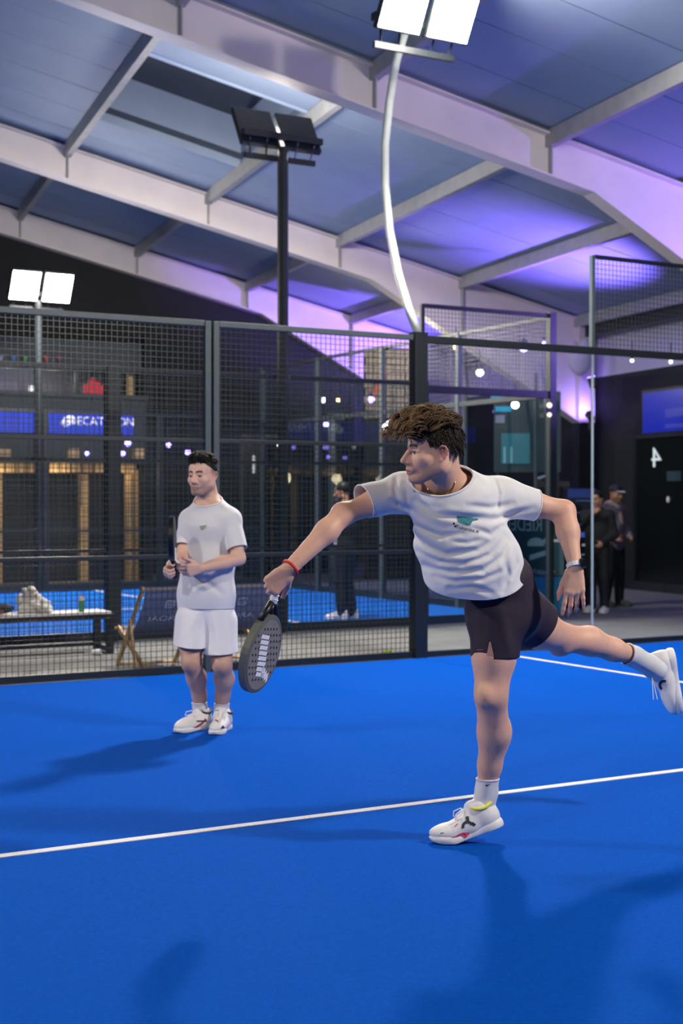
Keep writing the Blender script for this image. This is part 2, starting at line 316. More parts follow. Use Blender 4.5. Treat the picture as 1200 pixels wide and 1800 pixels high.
# ================================================================ floodlight poles
def floodlight(s, t, face, label, bent=False, on=True, power=FLOOD, z=6.0, zb=0.012):
    o = empty('floodlight_pole', W(s, t, 0), CROT, label, 'floodlight', kind=None)
    if bent:
        pts = [(0, 0, 3.07), (0, .18, 3.35), (0, .36, 3.7), (0, .52, 4.15), (0, .60, 4.6), (0, .60, 5.0), (0, .52, 5.4), (0, .40, 5.75), (0, .24, 6.0)]
        MB().tube(pts, 0.042, 10, ref=(1, 0, 0)).build('pole', mat('pale_pole_paint', srgb(176, 182, 176), 0.4, noise=0.05), o, smooth=True)
        MB().bx(-.07, .07, -.06, .06, 3.06, 3.09).build('foot_plate', m_dark, o)
        hy = 0.0
    else:
        MB().tube([(0, 0, zb), (0, 0, z - .12)], 0.062, 8, ref=(1, 0, 0)).build('pole', m_dark, o); hy = 0.0
    MB().bx(-.50, .50, hy - .04, hy + .04, z - .04, z + .03).build('crossbar', m_dark, o); MB().bx(-.45, .45, hy + .05, hy + .09, z - .27, z - .21).build('crossbar', m_dark, o)
    for x in (-.42, .42, -.2, .2): MB().tube([(x, hy, z), (x * .9, hy + .07, z - .24)], 0.012, 5).build('brace', m_dark, o)
    tilt = math.radians(60)
    for sx in (-1, 1):
        c = Vector((sx * .27, hy + face * .16, z + .10)); Rm = Matrix.Rotation(face * tilt, 3, 'X')
        h = MB().box(c, (.48, .52, .07), Rm).build('lamp_head', m_dark, o, bevel=0.01)
        pc = c + Rm @ Vector((0, 0, -.041))
        MB().box(pc, (.44, .47, .012), Rm).build('lamp_glass', m_lampface if on else mat('unlit_lamp_glass', srgb(60, 66, 70), 0.2), h)
    if on:
        l = bpy.data.lights.new('flood', 'SPOT'); l.energy = power; l.color = (1.0, 0.93, 0.86); l.spot_size = math.radians(150); l.spot_blend = 0.5; l.shadow_soft_size = 0.22
        lo = bpy.data.objects.new('flood_light', l); COL.objects.link(lo); lo.parent = o; lo.location = (0, hy + face * .34, z - .16)
        lo.rotation_euler = (face * math.radians(38), 0, 0)
        l2 = bpy.data.lights.new('added_spill', 'POINT'); l2.energy = power * .07; l2.color = (1.0, 0.93, 0.86); l2.shadow_soft_size = 0.2  # extra point light added to brighten the beams and ceiling nearby
        lo2 = bpy.data.objects.new('added_spill_light', l2); COL.objects.link(lo2); lo2.parent = o; lo2.location = (0, hy + face * .45, z + .05)
    return o
floodlight(0, 0, -1, 'lit floodlight on a pale curved pole above the mesh fence', bent=True, power=FLOOD * 1.2)
floodlight(-11.8, 0, -1, 'lit floodlight over the net end of the court fence', bent=True)
floodlight(0, -10.9, 1, 'lit floodlight on the camera side of the court near the back', power=FLOOD * .85, z=5.5)
floodlight(-11.8, -10.9, 1, 'lit floodlight on the camera side of the court beyond the net', power=FLOOD * .55)
floodlight(0.12, T2, 1, 'straight dark floodlight pole with its lamps turned away', z=5.62, power=FLOOD * .7)
floodlight(-.12, T3, -1, 'distant lit floodlight on a slim pole before the shop front', z=4.85, power=FLOOD * .7)
# ================================================================ violet uplights and small lamps
def uplight(p, aim, power, label, col=PURPLE, size=80, blend=0.6, mast=False):
    p = Vector(p); d = (Vector(aim) - p).normalized()
    o = empty('spotlight', p, 0, label, 'spotlight')
    Rm = d.to_track_quat('Z', 'Y').to_matrix()
    MB().lathe([(.035, -.12), (.06, -.1), (.065, .04), (.075, .05)], (0, 0, 0), 12, Rm).build('housing', m_dark, o)
    MB().lathe([(.066, .05), (.066, .056)], (0, 0, 0), 12, Rm).build('lens', mat('violet_lens_%d' % int(col[0] * 100), (0.2, 0.1, 1), emit=col, estr=14), o)
    l = bpy.data.lights.new('violet', 'SPOT'); l.energy = power; l.color = col; l.spot_size = math.radians(size); l.spot_blend = blend; l.shadow_soft_size = 0.06
    lo = bpy.data.objects.new('violet_light', l); COL.objects.link(lo); lo.parent = o; lo.location = d * .08; lo.rotation_euler = d.to_track_quat('-Z', 'Y').to_euler()
    MB().bar((0, 0, -.02), (0, 0, -p.z if mast else -.25), .03, .03, (1, 0, 0)).build('bracket', m_dark, o)
    return o
uplight(R3(11.3, 19.2, 3.35), R3(10.9, 19.5, roofz(10.9)), 650, 'violet uplight on a slim mast aimed at the ceiling', size=105, mast=True)
uplight(R3(12.9, 13.4, 3.5), R3(10.4, 15.0, 5.3), 900, 'violet uplight on the right wall near the first roof beam', size=100)
uplight(R3(12.4, 24.6, 3.2), R3(10.4, 27.6, roofz(10)), 1500, 'violet uplight on the right wall aimed at the third roof beam', size=64)
uplight(R3(12.4, 31.0, 3.2), R3(9.5, 31.5, roofz(9)), 1800, 'violet uplight on the right wall at the far end of the hall', size=120)
uplight(R3(12.9, 22.0, 3.0), R3(13.2, 24.0, 4.4), 25, 'violet uplight on the right wall beside the cloth-wrapped column', size=130)
def bulb(px, py, Y, r, colr, estr, label, cat='lamp'):
    p = at(px, py, Y); o = empty('small_lamp', p, 0, label, cat)
    nm = 'bulb_%d_%d_%d' % tuple(int(c * 99) for c in colr)
    MB().sphere((0, 0, 0), r, 10).build('bulb', mat(nm, colr, emit=colr, estr=estr), o, smooth=True)
    MB().lathe([(r * .8, r * .7), (r * .9, r * 1.2), (r * .3, r * 2.0)], (0, 0, 0), 10).build('cap', m_dark, o)
    MB().tube([(0, 0, r * 2), (0, 0, r * 2 + .25)], .008, 5).build('stem', m_dark, o)
    return o
VI = (0.30, 0.22, 1.0); WH = (0.9, 0.9, 1.0); OR = (1.0, 0.6, 0.25)
for a_ in [(225, 779, 25.2, .055, VI, 9, 'violet lamp just below the right end of the blue shop sign'), (215, 797, 25.2, .05, VI, 6, 'lower violet lamp by the wooden joists under the blue sign'), (296, 782, 25.5, .045, VI, 5, 'small violet lamp left above the standing player'), (153, 797, 25.2, .04, VI, 4, 'dim violet lamp between two wooden joist ends'),
           (330, 795, 25.6, .045, VI, 4, 'violet lamp right beside the standing player\'s hair'), (567, 703, 26, .055, WH, 3, 'pale lamp left of a tiny orange lamp'), (594, 703, 26, .035, OR, 7, 'tiny orange lamp beside the pale one'), (652, 702, 25, .06, VI, 10, 'bright violet lamp under the orange streamer'),
           (573, 746, 25, .045, VI, 6, 'violet lamp on top of the grey upright'), (737, 676, 22, .05, VI, 7, 'violet lamp beside the wide dark fence post'), (490, 782, 23, .035, WH, 6, 'small white lamp behind the straight lamp pole'),
           (843, 655, 24, .06, (1, .95, .85), 9, 'white lamp seen through the raised mesh frame'), (905, 712, 23, .06, (1, .95, .85), 9, 'white lamp in front of the teal board'), (801, 611, 23, .04, OR, 6, 'small orange lamp under the neighbouring mesh frame'),
           (920, 611, 22, .07, VI, 12, 'large violet lamp below the raised mesh rail'), (958, 605, 22.3, .06, VI, 12, 'violet lamp next to the corner post'), (1110, 634, 23, .03, WH, 5, 'tiny white lamp on the right wall, left one'), (1178, 636, 23, .03, WH, 5, 'tiny white lamp on the right wall, right one')]:
    bulb(*a_)
# ================================================================ shop front behind the courts
TF = 13.4
def fx(px): return on_t(px, TF)
shop = empty('shop_front', W(0, TF, 0), CROT, 'dark two-storey shop front with blue sign and wooden posts', 'building')
m_fascia = mat('grey_green_fascia', srgb(58, 66, 66), 0.7, noise=0.12, nscale=3)
m_sign = mat('sign_blue', srgb(28, 62, 190), 0.5, emit=srgb(24, 50, 190), estr=0.55)
m_signw = mat('sign_white', (0.85, 0.85, 0.88), 0.5, emit=(1, 1, 1), estr=0.5)
def frect(name, px0, px1, py0, py1, y0, y1, m, par=None):     # a block of the facade located in the shop's own frame
    s0, Y0 = fx(px0); s1, Y1 = fx(px1); Ym = (Y0 + Y1) / 2
    return MB().bx(s0, s1, y0, y1, zy(py1, Ym), zy(py0, Ym)).build(name, m, par or shop)
m_in = mat('shop_interior', srgb(30, 33, 34), 0.8, noise=0.3, nscale=1.5)
frect('ground_floor_wall', -220, 262, 806, 1036, 0.9, 1.0, m_in)
frect('fascia', -220, 258, 697, 812, 0.0, 0.25, m_fascia)
frect('upper_floor_wall', -220, 258, 600, 697, 1.3, 1.4, mat('upper_interior', srgb(92, 90, 104), 0.8, noise=0.25, nscale=1))
frect('roof_strip', -220, 258, 590, 645, 0.2, 0.3, m_fascia)
frect('end_wall', 256, 268, 590, 1036, 0.0, 1.3, m_black)
sign = frect('sign_board', -220, 232, 724, 760, -0.06, 0.0, m_sign)
s0, Y0 = fx(177); zt = zy(742, Y0)
put_text('lettering', 'DECATHLON', .215, frame((s0, -.065, zt), (1, 0, 0), (0, 0, 1)), m_signw, sign, .004, .98)
s1, Y1 = fx(117)
lg = MB()
for k in range(16):
    a0, a1 = 2 * math.pi * k / 16, 2 * math.pi * (k + 1) / 16
    def el(a, f): x, z = .135 * f * math.cos(a), .085 * f * math.sin(a); return (s1 + x * .9 - z * .25, -.066, zt + z + x * .45)
    if k != 9: lg.prism([el(a0, 1), el(a1, 1), el(a1, .52), el(a0, .52)], (0, .004, 0))
lg.prism([(s1 - .05, -.067, zt - .02), (s1 + .05, -.067, zt + .045), (s1 + .06, -.067, zt + .02), (s1 - .04, -.067, zt - .05)], (0, .004, 0))
lg.build('emblem', m_signw, sign)
for a_, b_ in ((-4, 15), (118, 135), (233, 250)): frect('joist_end', a_, b_, 789, 806, -0.12, 0.0, m_wood)
for k in range(15): frect('soffit_slat', -40 + k * 19.5, -40 + k * 19.5 + 16, 813, 830, 0.28, 0.34, m_wood)
for a_, b_, c_, d_ in ((233, 240, 832, 1036), (244, 252, 826, 1036), (164, 178, 832, 1036), (8, 24, 832, 1036)): frect('wooden_post', a_, b_, c_, d_, 0.25 if a_ > 230 else 0.7, 0.4 if a_ > 230 else .82, m_wood)
frect('wooden_post', 240, 248, 634, 700, 0.4, 0.5, m_wood)
frect('upper_post', 68, 79, 645, 697, 0.3, 0.4, m_fascia); frect('upper_post', 143, 150, 600, 697, 0.3, 0.4, m_fascia)
frect('balcony_ledge', -60, 258, 690, 699, -0.05, 0.3, m_fascia)
frect('white_notice', 58, 66, 677, 697, 0.2, 0.23, m_signw)
frect('counter', 88, 146, 1026, 1040, 0.2, 0.6, mat('counter_tan', srgb(150, 135, 100), 0.6))
for k, (x, hgt) in enumerate(((150, 10), (158, 4), (164, 0), (171, 7), (178, 14), (184, 8))): frect('red_panel', x, x + 6 + (k % 2), 664 + hgt, 698, 0.05, 0.09, mat('red_sheet', srgb(190, 40, 52), 0.6, emit=srgb(190, 40, 52), estr=.25))
for k, (x, c) in enumerate(((5, (150, 150, 170)), (28, (70, 120, 170)), (48, (80, 150, 80)), (85, (190, 80, 60)), (108, (150, 60, 80)))):
    s_, Y_ = fx(x); z_ = zy(625, Y_)
    MB().prism([(s_ - .05, .1, z_), (s_ + .05, .1, z_), (s_, .1, z_ - .12)], (0, .004, 0)).build('bunting_flag', mat('flag_%d' % k, srgb(*c), 0.8), shop)
frect('window_frame', 160, 162, 835, 890, 0.55, 0.57, m_rail)
# strip lamps inside the upper floor and soffit: what makes the shop glow
for px, py, e, c in ((30, 660, 10, (.8, .8, 1)), (110, 660, 8, (1, .95, .85)), (110, 838, 5, (1, .8, .5)), (215, 838, 4, (1, .8, .5)), (10, 838, 4, (1, .8, .5))):
    s_, Y_ = fx(px); l = bpy.data.lights.new('shop_lamp', 'POINT'); l.energy = e; l.color = c; l.shadow_soft_size = .1
    lo = bpy.data.objects.new('shop_lamp_light', l); COL.objects.link(lo); lo.parent = shop; lo.location = (s_, .6 if py < 800 else .1, zy(py, Y_))
# ================================================================ middle background
def block(name, px0, px1, py0, py1, Y, d, m, label, cat, group=None):
    a, b = at(px0, py1, Y), at(px1, py0, Y)
    return tag(MB().bx(a.x, b.x, Y, Y + d, max(0, a.z), b.z).build(name, m), label, cat, group)
# grey stone-clad kiosk with orange streamer
kio = empty('kiosk', at(692, 1000, 27), 0, 'stone-clad kiosk lit grey beyond the fence post', 'kiosk'); kl = kio.location
m_stone = mat('grey_cladding', srgb(150, 140, 125), 0.8, noise=0.3, nscale=3)
pa, pb = at(640, 700, 27), at(745, 645, 27)
MB().bx(pa.x - kl.x, pb.x - kl.x, .03, .6, -kl.z, pb.z - kl.z + .35).build('body', m_black, kio)
rows = 9; cols = 6; bw = (pb.x - pa.x) / cols; bh = .145
brm = MB().bx(0, bw * .93, -.02, .03, 0, bh * .86).mesh('stone'); brm.materials.append(m_stone)
for i in range(rows):
    for j in range(cols):
        zz = zy(735, 27) - kl.z + i * bh
        o = link('stone', brm, None, kio, (pa.x - kl.x + j * bw + (0.35 * bw if i % 2 else 0) * .5, random.uniform(-.01, .01), zz))
st = MB(); p0 = at(672, 655, 26.9); p1 = at(648, 702, 26.9)
st.prism([p0 - kl, p0 - kl + Vector((.09, 0, 0)), p1 - kl + Vector((.09, 0, 0)), p1 - kl], (0, .01, 0)); st.build('streamer', mat('orange_streamer', srgb(200, 90, 60), 0.7), kio)
l = bpy.data.lights.new('kiosk_lamp', 'POINT'); l.energy = 45; l.color = (1, .9, .75); l.shadow_soft_size = .1; lo = bpy.data.objects.new('kiosk_lamp_light', l); COL.objects.link(lo); lo.location = at(715, 640, 25.6)
# grey upright with arm
up = empty('signpost', at(583, 1000, 24.5), 0, 'grey-green upright with short arm behind the mesh fence', 'post'); ul = up.location
q0, q1 = at(577, 900, 24.5), at(590, 728, 24.5)
MB().bx(q0.x - ul.x, q1.x - ul.x, 0, .1, -ul.z, q1.z - ul.z).build('pole', mat('upright_paint', srgb(104, 118, 112), .5), up)
q2, q3 = at(576, 738, 24.5), at(604, 726, 24.5); MB().bx(q2.x - ul.x, q3.x - ul.x, 0, .08, q2.z - ul.z, q3.z - ul.z).build('arm', MATS['upright_paint'], up)
q2, q3 = at(583, 818, 24.5), at(604, 812, 24.5); MB().bx(q2.x - ul.x, q3.x - ul.x, 0, .08, q2.z - ul.z, q3.z - ul.z).build('bracket', MATS['upright_paint'], up)
# court number 1 on the glass door
ncol = mat('number_white_glow', srgb(190, 200, 195), .6, emit=srgb(190, 200, 195), estr=.7)  # glow added to the number paint so the digits show in the dark
dr = empty('door_1', at(462, 1000, 26), 0, 'dark glass door marked with the number 1 behind the players', 'door', kind='structure'); dl = dr.location
a, b = at(425, 1010, 26), at(500, 770, 26)
MB().bx(a.x - dl.x, b.x - dl.x, 0, .03, -dl.z, b.z - dl.z).build('pane', mat('dark_door_glass', srgb(16, 22, 24), .15), dr)
for xx in (a.x, b.x): MB().bx(xx - dl.x - .03, xx - dl.x + .03, -.02, .05, -dl.z, b.z - dl.z + .03).build('door_frame', m_dark, dr)
MB().bx(a.x - dl.x, b.x - dl.x, -.02, .05, b.z - dl.z, b.z - dl.z + .06).build('door_frame', m_dark, dr)
put_text('lettering', '1', .46, frame(at(446, 818, 25.98) - dl, (1, 0, 0), (0, 0, 1)), ncol, dr)
# low white lamp shade behind the hitter's hair
wl = empty('pendant_lamp', at(690, 750, 20.5), 0, 'white glowing lamp shade just left of the hitter\'s fringe', 'lamp')
MB().lathe([(.02, .1), (.07, .085), (.14, .02), (.16, -.06), (.15, -.07)], (0, 0, 0), 16).build('shade', mat('glow_shade', (.9, .9, .95), .5, emit=(1, .97, .95), estr=2.5), wl, smooth=True)
MB().tube([(0, 0, .1), (0, 0, .6)], .008, 6).build('cable', m_dark, wl)
# ================================================================ right background
# teal lit board behind the neighbouring glass
tbd = empty('poster_board', at(900, 1000, 24), 0, 'dark teal backlit board seen through the neighbouring glass', 'board'); tl = tbd.location
m_teal = mat('teal_glow', srgb(20, 70, 80), .4, emit=srgb(24, 84, 96), estr=.7, noise=.3, nscale=2)
def tb_(name, x0, x1, y0, y1, dy, m): a, b = at(x0, y1, 24), at(x1, y0, 24); return MB().bx(a.x - tl.x, b.x - tl.x, dy, dy + .04, a.z - tl.z, b.z - tl.z).build(name, m, tbd)
tb_('board', 868, 985, 688, 830, 0, mat('board_dark', srgb(14, 28, 34), .4, emit=srgb(14, 40, 50), estr=.5)); tb_('picture', 880, 930, 762, 815, -.05, m_teal); tb_('header', 862, 905, 693, 705, -.05, mat('teal_text', srgb(30, 120, 150), .5, emit=srgb(30, 120, 150), estr=.8)); tb_('header', 870, 898, 715, 724, -.05, MATS['teal_text'])
tb_('label_plate', 870, 886, 730, 744, -.05, mat('pale_plate', srgb(140, 150, 160), .6)); tb_('leg', 872, 876, 830, 1000, 0, m_dark); tb_('leg', 978, 982, 830, 1000, 0, m_dark)
for x in (884, 896): tb_('figure_stripe', x, x + 3, 786, 814, -.09, mat('stripe_pale', srgb(120, 160, 165), .5, emit=srgb(120, 160, 165), estr=.3))
# leaning grey lamp pole of a further court
lp = empty('lamp_pole', at(973, 1000, 23), 0, 'slim grey pole bending behind the neighbouring glass corner', 'pole'); ll = lp.location
MB().tube([at(950, 640, 23) - ll, at(960, 720, 23) - ll, at(972, 800, 23) - ll, at(974, 825, 23) - ll, at(968, 834, 23) - ll, at(945, 842, 23) - ll], .028, 8).build('pole', mat('pole_grey', srgb(120, 128, 140), .4), lp, smooth=True)
MB().bx(-.25, .25, -.02, .06, zy(856, 23) - ll.z, zy(846, 23) - ll.z).build('foot_plate', m_dark, lp); MB().tube([at(945, 842, 23) - ll, at(945, 1043, 23) - ll], .03, 8).build('stub', m_dark, lp)
for i, px in enumerate((818, 941)):
    pz = at(px, 1000, 22.5)
    tag(MB().tube([(pz.x, pz.y, 0), (pz.x, pz.y, zy(655 if i else 690, 22.5))], .03, 6).build('slim_post', m_rail), ['slim grey post rising behind the hitter\'s head', 'slim grey post left of the leaning lamp pole'][i], 'post')
# sponsor graphics stuck on the outside of the end glass wall, so they read mirrored from inside
m_stick = mat('sticker_pale', srgb(214, 224, 214), .6); m_stickd = mat('sticker_green_film', srgb(52, 84, 86), .5, noise=.3, nscale=2.5); m_stickb = mat('sticker_sea_film', srgb(30, 96, 140), .5, noise=.25, nscale=2.5)
def gp(px, py, off=.012):      # pixel -> point in the end wall's own frame (x = distance along it)
    dx = (px - 600) / F; P0 = W(3.95, T2); t = (dx * P0.y - P0.x) / (CN.x - dx * CN.y); Y = P0.y + t * CN.y
    return Vector((t, -off, zy(py, Y)))
def film(name, x0, x1, y0, y1, m, off):
    a, b = gp(x0, y0, off), gp(x1, y0, off); c, d = gp(x1, y1, off), gp(x0, y1, off)
    return MB().prism([a, b, c, d], (0, -.002, 0)).build(name, m, g3)
film('sponsor_film', 800, 990, 895, 1012, m_stickd, .008); film('sponsor_film', 800, 990, 1014, 1080, m_stickb, .008)
c = gp(919, 923, .0066); put_text('lettering', 'RIEDEL', .25, frame(c, (1, 0, 0), (0, 0, 1)), m_stick, g3, .0005, 1.05)
c = gp(955, 1006, .0066); put_text('lettering', 'Tokenize.it', .10, frame(c, (1, 0, .06), (0, 0, 1)), m_stick, g3, .0005, 1.0)
for (x0, y0, x1, y1, h) in ((930, 976, 962, 966, 9),): 
    MB().prism([gp(x0, y0, .006), gp(x1, y1, .006), gp(x1, y1 + h, .006), gp(x0, y0 + h, .006)], (0, -.001, 0)).build('sponsor_shape', m_stick, g3)
for cx, cy, rx, ry in ((941, 957, 15, 12), (962, 953, 10, 8)):
    MB().prism([gp(cx + rx * math.cos(k * math.pi / 8), cy - ry * max(-.25, math.sin(k * math.pi / 8)) , .006) for k in range(16)], (0, -.001, 0)).build('sponsor_shape', m_stick, g3)
film('sponsor_shape', 968, 990, 948, 953, m_stick, .006)
# dark information totem
tt = empty('information_totem', at(1024, 1040, 19.8), CROT * .4, 'dark upright totem with lines of small pale lettering', 'totem'); Tl = tt.location; tt.location.z = 0
MB().bx(-.24, .20, 0, .12, 0, zy(858, 19.8)).build('panel', mat('totem_dark', srgb(18, 24, 40), .4), tt, bevel=.01)
for k, (yy, w_, h_, c) in enumerate(((880, .24, .012, (70, 90, 150)), (901, .22, .012, (80, 90, 160)), (922, .2, .012, (80, 100, 160)), (940, .16, .07, (70, 100, 190)), (958, .06, .03, (180, 185, 190)), (975, .1, .02, (120, 140, 170)), (995, .12, .05, (120, 140, 140)))):
    MB().bx(.02 - w_ / 2, .02 + w_ / 2, -.006, 0, zy(yy, 19.8) - h_ / 2, zy(yy, 19.8) + h_ / 2).build('printed_line', mat('totem_print_%d' % k, srgb(*c), .5, emit=srgb(*c), estr=.25), tt)
MB().bx(-.22, .18, -.006, 0, zy(875, 19.8), zy(860, 19.8)).build('header', mat('totem_header', srgb(24, 44, 100), .5, emit=srgb(24, 44, 110), estr=.3), tt)
# screen and numbered glass door on the right wall (wall runs along the hall's q axis)
def rw(px, py, r=13.25):
    dx = (px - 600) / F; q = r * (HE.x - dx * HE.y) / (dx * HG.y - HG.x); P = R3(r, q); return q, zy(py, P.y)
scr = empty('wall_screen', (0, 0, 0), PH, 'blue lit screen high on the right wall', 'screen')
qa, za = rw(1138, 762); qb, zb = rw(1138, 692); qc, _ = rw(1235, 700)
MB().bx(13.16, 13.28, qc - .05, qa + .05, za - .05, zb + .05).build('housing', m_dark, scr)
MB().bx(13.15, 13.16, qc, qa, za, zb).build('screen', mat('screen_blue', srgb(10, 30, 130), .3, emit=srgb(8, 26, 130), estr=.8), scr)
for j, (x0, x1, y0, y1) in enumerate(((1178, 1230, 714, 734), (1178, 1230, 742, 753))):
    q0_, z0_ = rw(x0, y1); q1_, z1_ = rw(x1, y0); MB().bx(13.144, 13.15, q1_, q0_, z0_, z1_).build('screen_block', mat('screen_violet', srgb(50, 56, 140), .3, emit=srgb(50, 54, 140), estr=.6), scr)
d4 = empty('door_2', (0, 0, 0), PH, 'dark glass door marked with a mirrored number 4 on the right wall', 'door', kind='structure')
qa, zt4 = rw(1122, 772); qb, _ = rw(1230, 772)
MB().bx(13.2, 13.24, qb, qa, 0.06, zt4).build('pane', MATS['dark_door_glass'], d4)
for q_ in (qa, qb): MB().bx(13.16, 13.28, q_ - .04, q_ + .04, 0, zt4 + .05).build('door_frame', m_dark, d4)
MB().bx(13.16, 13.28, qb, qa, zt4, zt4 + .07).build('door_frame', m_dark, d4)
q4, z4 = rw(1158, 806); put_text('lettering', '4', .47, frame((13.19, q4, z4), (0, 1, 0), (0, 0, 1)), ncol, d4, .002, 1.3)
q5, z5 = rw(1189, 838); MB().bx(13.19, 13.2, q5 - .2, q5 + .2, z5 - .07, z5 + .09).build('notice', mat('notice_teal', srgb(36, 66, 72), .5), d4)
q5, z5 = rw(1180, 878); MB().sphere((13.18, q5, z5), .045, 10, (.4, 1, 1.2)).build('door_handle', m_white, d4, smooth=True)
kb = MB().bx(13.0, 13.28, 8, 44, 0, .14).build('baseboard_right', m_dark); kb.rotation_euler = (0, 0, PH); tag(kb, 'dark kerb along the foot of the right wall', 'baseboard', kind='structure')
# cloth bundle tied to the column head
tb2 = MB().sphere((0, 0, 0), .2, 16, (1.0, .5, 1.25)).sphere((.1, -.02, .22), .13, 12, (1, .5, 1.4)).sphere((-.1, .0, .2), .1, 12, (1, .5, 1.6))
o = tb2.build('cloth_bundle', mat('bundle_cloth', srgb(200, 196, 215), .85, noise=.1, bump=.8, bscale=8), None, at(1018, 635, 25), smooth=True); tag(o, 'white cloth bundle tied to the column beside the corner post', 'cloth')
# round brackets lamp on corner post
cp = empty('post_lamp', W(3.86, T2 - .08, zy(716, 17.4)), CROT, 'small twin lamp clipped to the corner post', 'lamp')
MB().sphere((0, 0, .06), .035, 10).sphere((0, 0, -.06), .03, 10).build('bulb', mat('warm_bulb', (1, .9, .7), .5, emit=(1, .85, .6), estr=1.0), cp, smooth=True); MB().bx(-.06, .02, .0, .03, -.03, .03).build('clip', m_dark, cp)
# ================================================================ body modelling: signed distance fields meshed by surface nets
def V3(p): return np.array(p, dtype=np.float64)
def nrm(v): v = V3(v); return v / (np.linalg.norm(v) + 1e-12)
class Field:
    def __init__(s): s.ops = []
    def cone(s, a, b, ra, rb, k=0.02, sub=False): s.ops.append(('cone', V3(a), V3(b), ra, rb, k, sub)); return s
    def ball(s, c, r, k=0.02, sub=False): return s.ell(c, (r, r, r), np.eye(3), k, sub)
    def ell(s, c, r, R=None, k=0.02, sub=False): s.ops.append(('ell', V3(c), V3(r), np.eye(3) if R is None else np.asarray(R), k, sub)); return s
    def ecap(s, a, b, w, ra, rb, k=0.03, sub=False):      # elliptical tapered capsule; w: direction of the first radius
        s.ops.append(('ecap', V3(a), V3(b), V3(w), ra, rb, k, sub)); return s
    def chain(s, pts, rs, k=0.02):
        for i in range(len(pts) - 1): s.cone(pts[i], pts[i + 1], rs[i], rs[i + 1], k)
        return s
    def bbox(s, op):
        if op[0] == 'cone': r = max(op[3], op[4]); return np.minimum(op[1], op[2]) - r, np.maximum(op[1], op[2]) + r
        if op[0] == 'ell': r = op[2].max(); return op[1] - r, op[1] + r
        r = max(*op[4], *op[5]); return np.minimum(op[1], op[2]) - r, np.maximum(op[1], op[2]) + r
    def bounds(s):
        B = [s.bbox(o) for o in s.ops if not o[-1]]
        return np.min([b[0] for b in B], 0), np.max([b[1] for b in B], 0)
    def dist(s, op, P):
        if op[0] == 'cone':
            a, b = op[1], op[2]; ab = b - a; h = np.clip(((P - a) @ ab) / (ab @ ab + 1e-12), 0, 1)
            return np.linalg.norm(P - a - h[..., None] * ab, axis=-1) - (op[3] + (op[4] - op[3]) * h)
        if op[0] == 'ell':
            q = (P - op[1]) @ op[3]; k0 = np.linalg.norm(q / op[2], axis=-1); k1 = np.linalg.norm(q / (op[2] ** 2), axis=-1)
            return k0 * (k0 - 1) / (k1 + 1e-9)
        a, b = op[1], op[2]; ab = b - a; L = np.linalg.norm(ab); ax = ab / L; w = op[3] - ax * (op[3] @ ax); w = w / np.linalg.norm(w); d = np.cross(ax, w)
        h = np.clip(((P - a) @ ab) / (L * L), 0, 1); q = P - a - h[..., None] * ab
        rw = op[4][0] + (op[5][0] - op[4][0]) * h; rd = op[4][1] + (op[5][1] - op[4][1]) * h; rm = np.minimum(rw, rd)
        k0 = np.sqrt((q @ w / rw) ** 2 + (q @ d / rd) ** 2 + (q @ ax / rm) ** 2); k1 = np.sqrt((q @ w / rw ** 2) ** 2 + (q @ d / rd ** 2) ** 2 + (q @ ax / rm ** 2) ** 2)
        return k0 * (k0 - 1) / (k1 + 1e-9)
    def mesh(s, h, lo=None, hi=None, disp=None, pad=0.03, smooth=1):
        l, u = s.bounds(); lo = l - pad if lo is None else V3(lo); hi = u + pad if hi is None else V3(hi)
        n = np.ceil((hi - lo) / h).astype(int) + 1
        ax = [lo[i] + np.arange(n[i]) * h for i in range(3)]
        D = np.full(n, 0.5, dtype=np.float32)
        for op in s.ops:
            k = op[-2]; b0, b1 = s.bbox(op); m = k + 3 * h + 0.012
            i0 = np.clip(np.floor((b0 - m - lo) / h).astype(int), 0, n); i1 = np.clip(np.ceil((b1 + m - lo) / h).astype(int) + 1, 0, n)
            if np.any(i1 <= i0): continue
            sl_ = tuple(slice(i0[i], i1[i]) for i in range(3))
            P = np.stack(np.meshgrid(*[ax[i][sl_[i]] for i in range(3)], indexing='ij'), -1)
            d = s.dist(op, P).astype(np.float32); A = D[sl_]
            if op[-1]: A = -A
            hh = np.maximum(k - np.abs(A - d), 0) / max(k, 1e-6); r = np.minimum(A, d) - hh * hh * k * 0.25
            D[sl_] = -r if op[-1] else r
        if disp is not None:
            band = np.abs(D) < 0.06; idx = np.argwhere(band); D[band] += disp(lo + idx * h).astype(np.float32)
        v, f = nets(D, lo, h)
        for _ in range(smooth): v = lap(v, f)
        return v, f
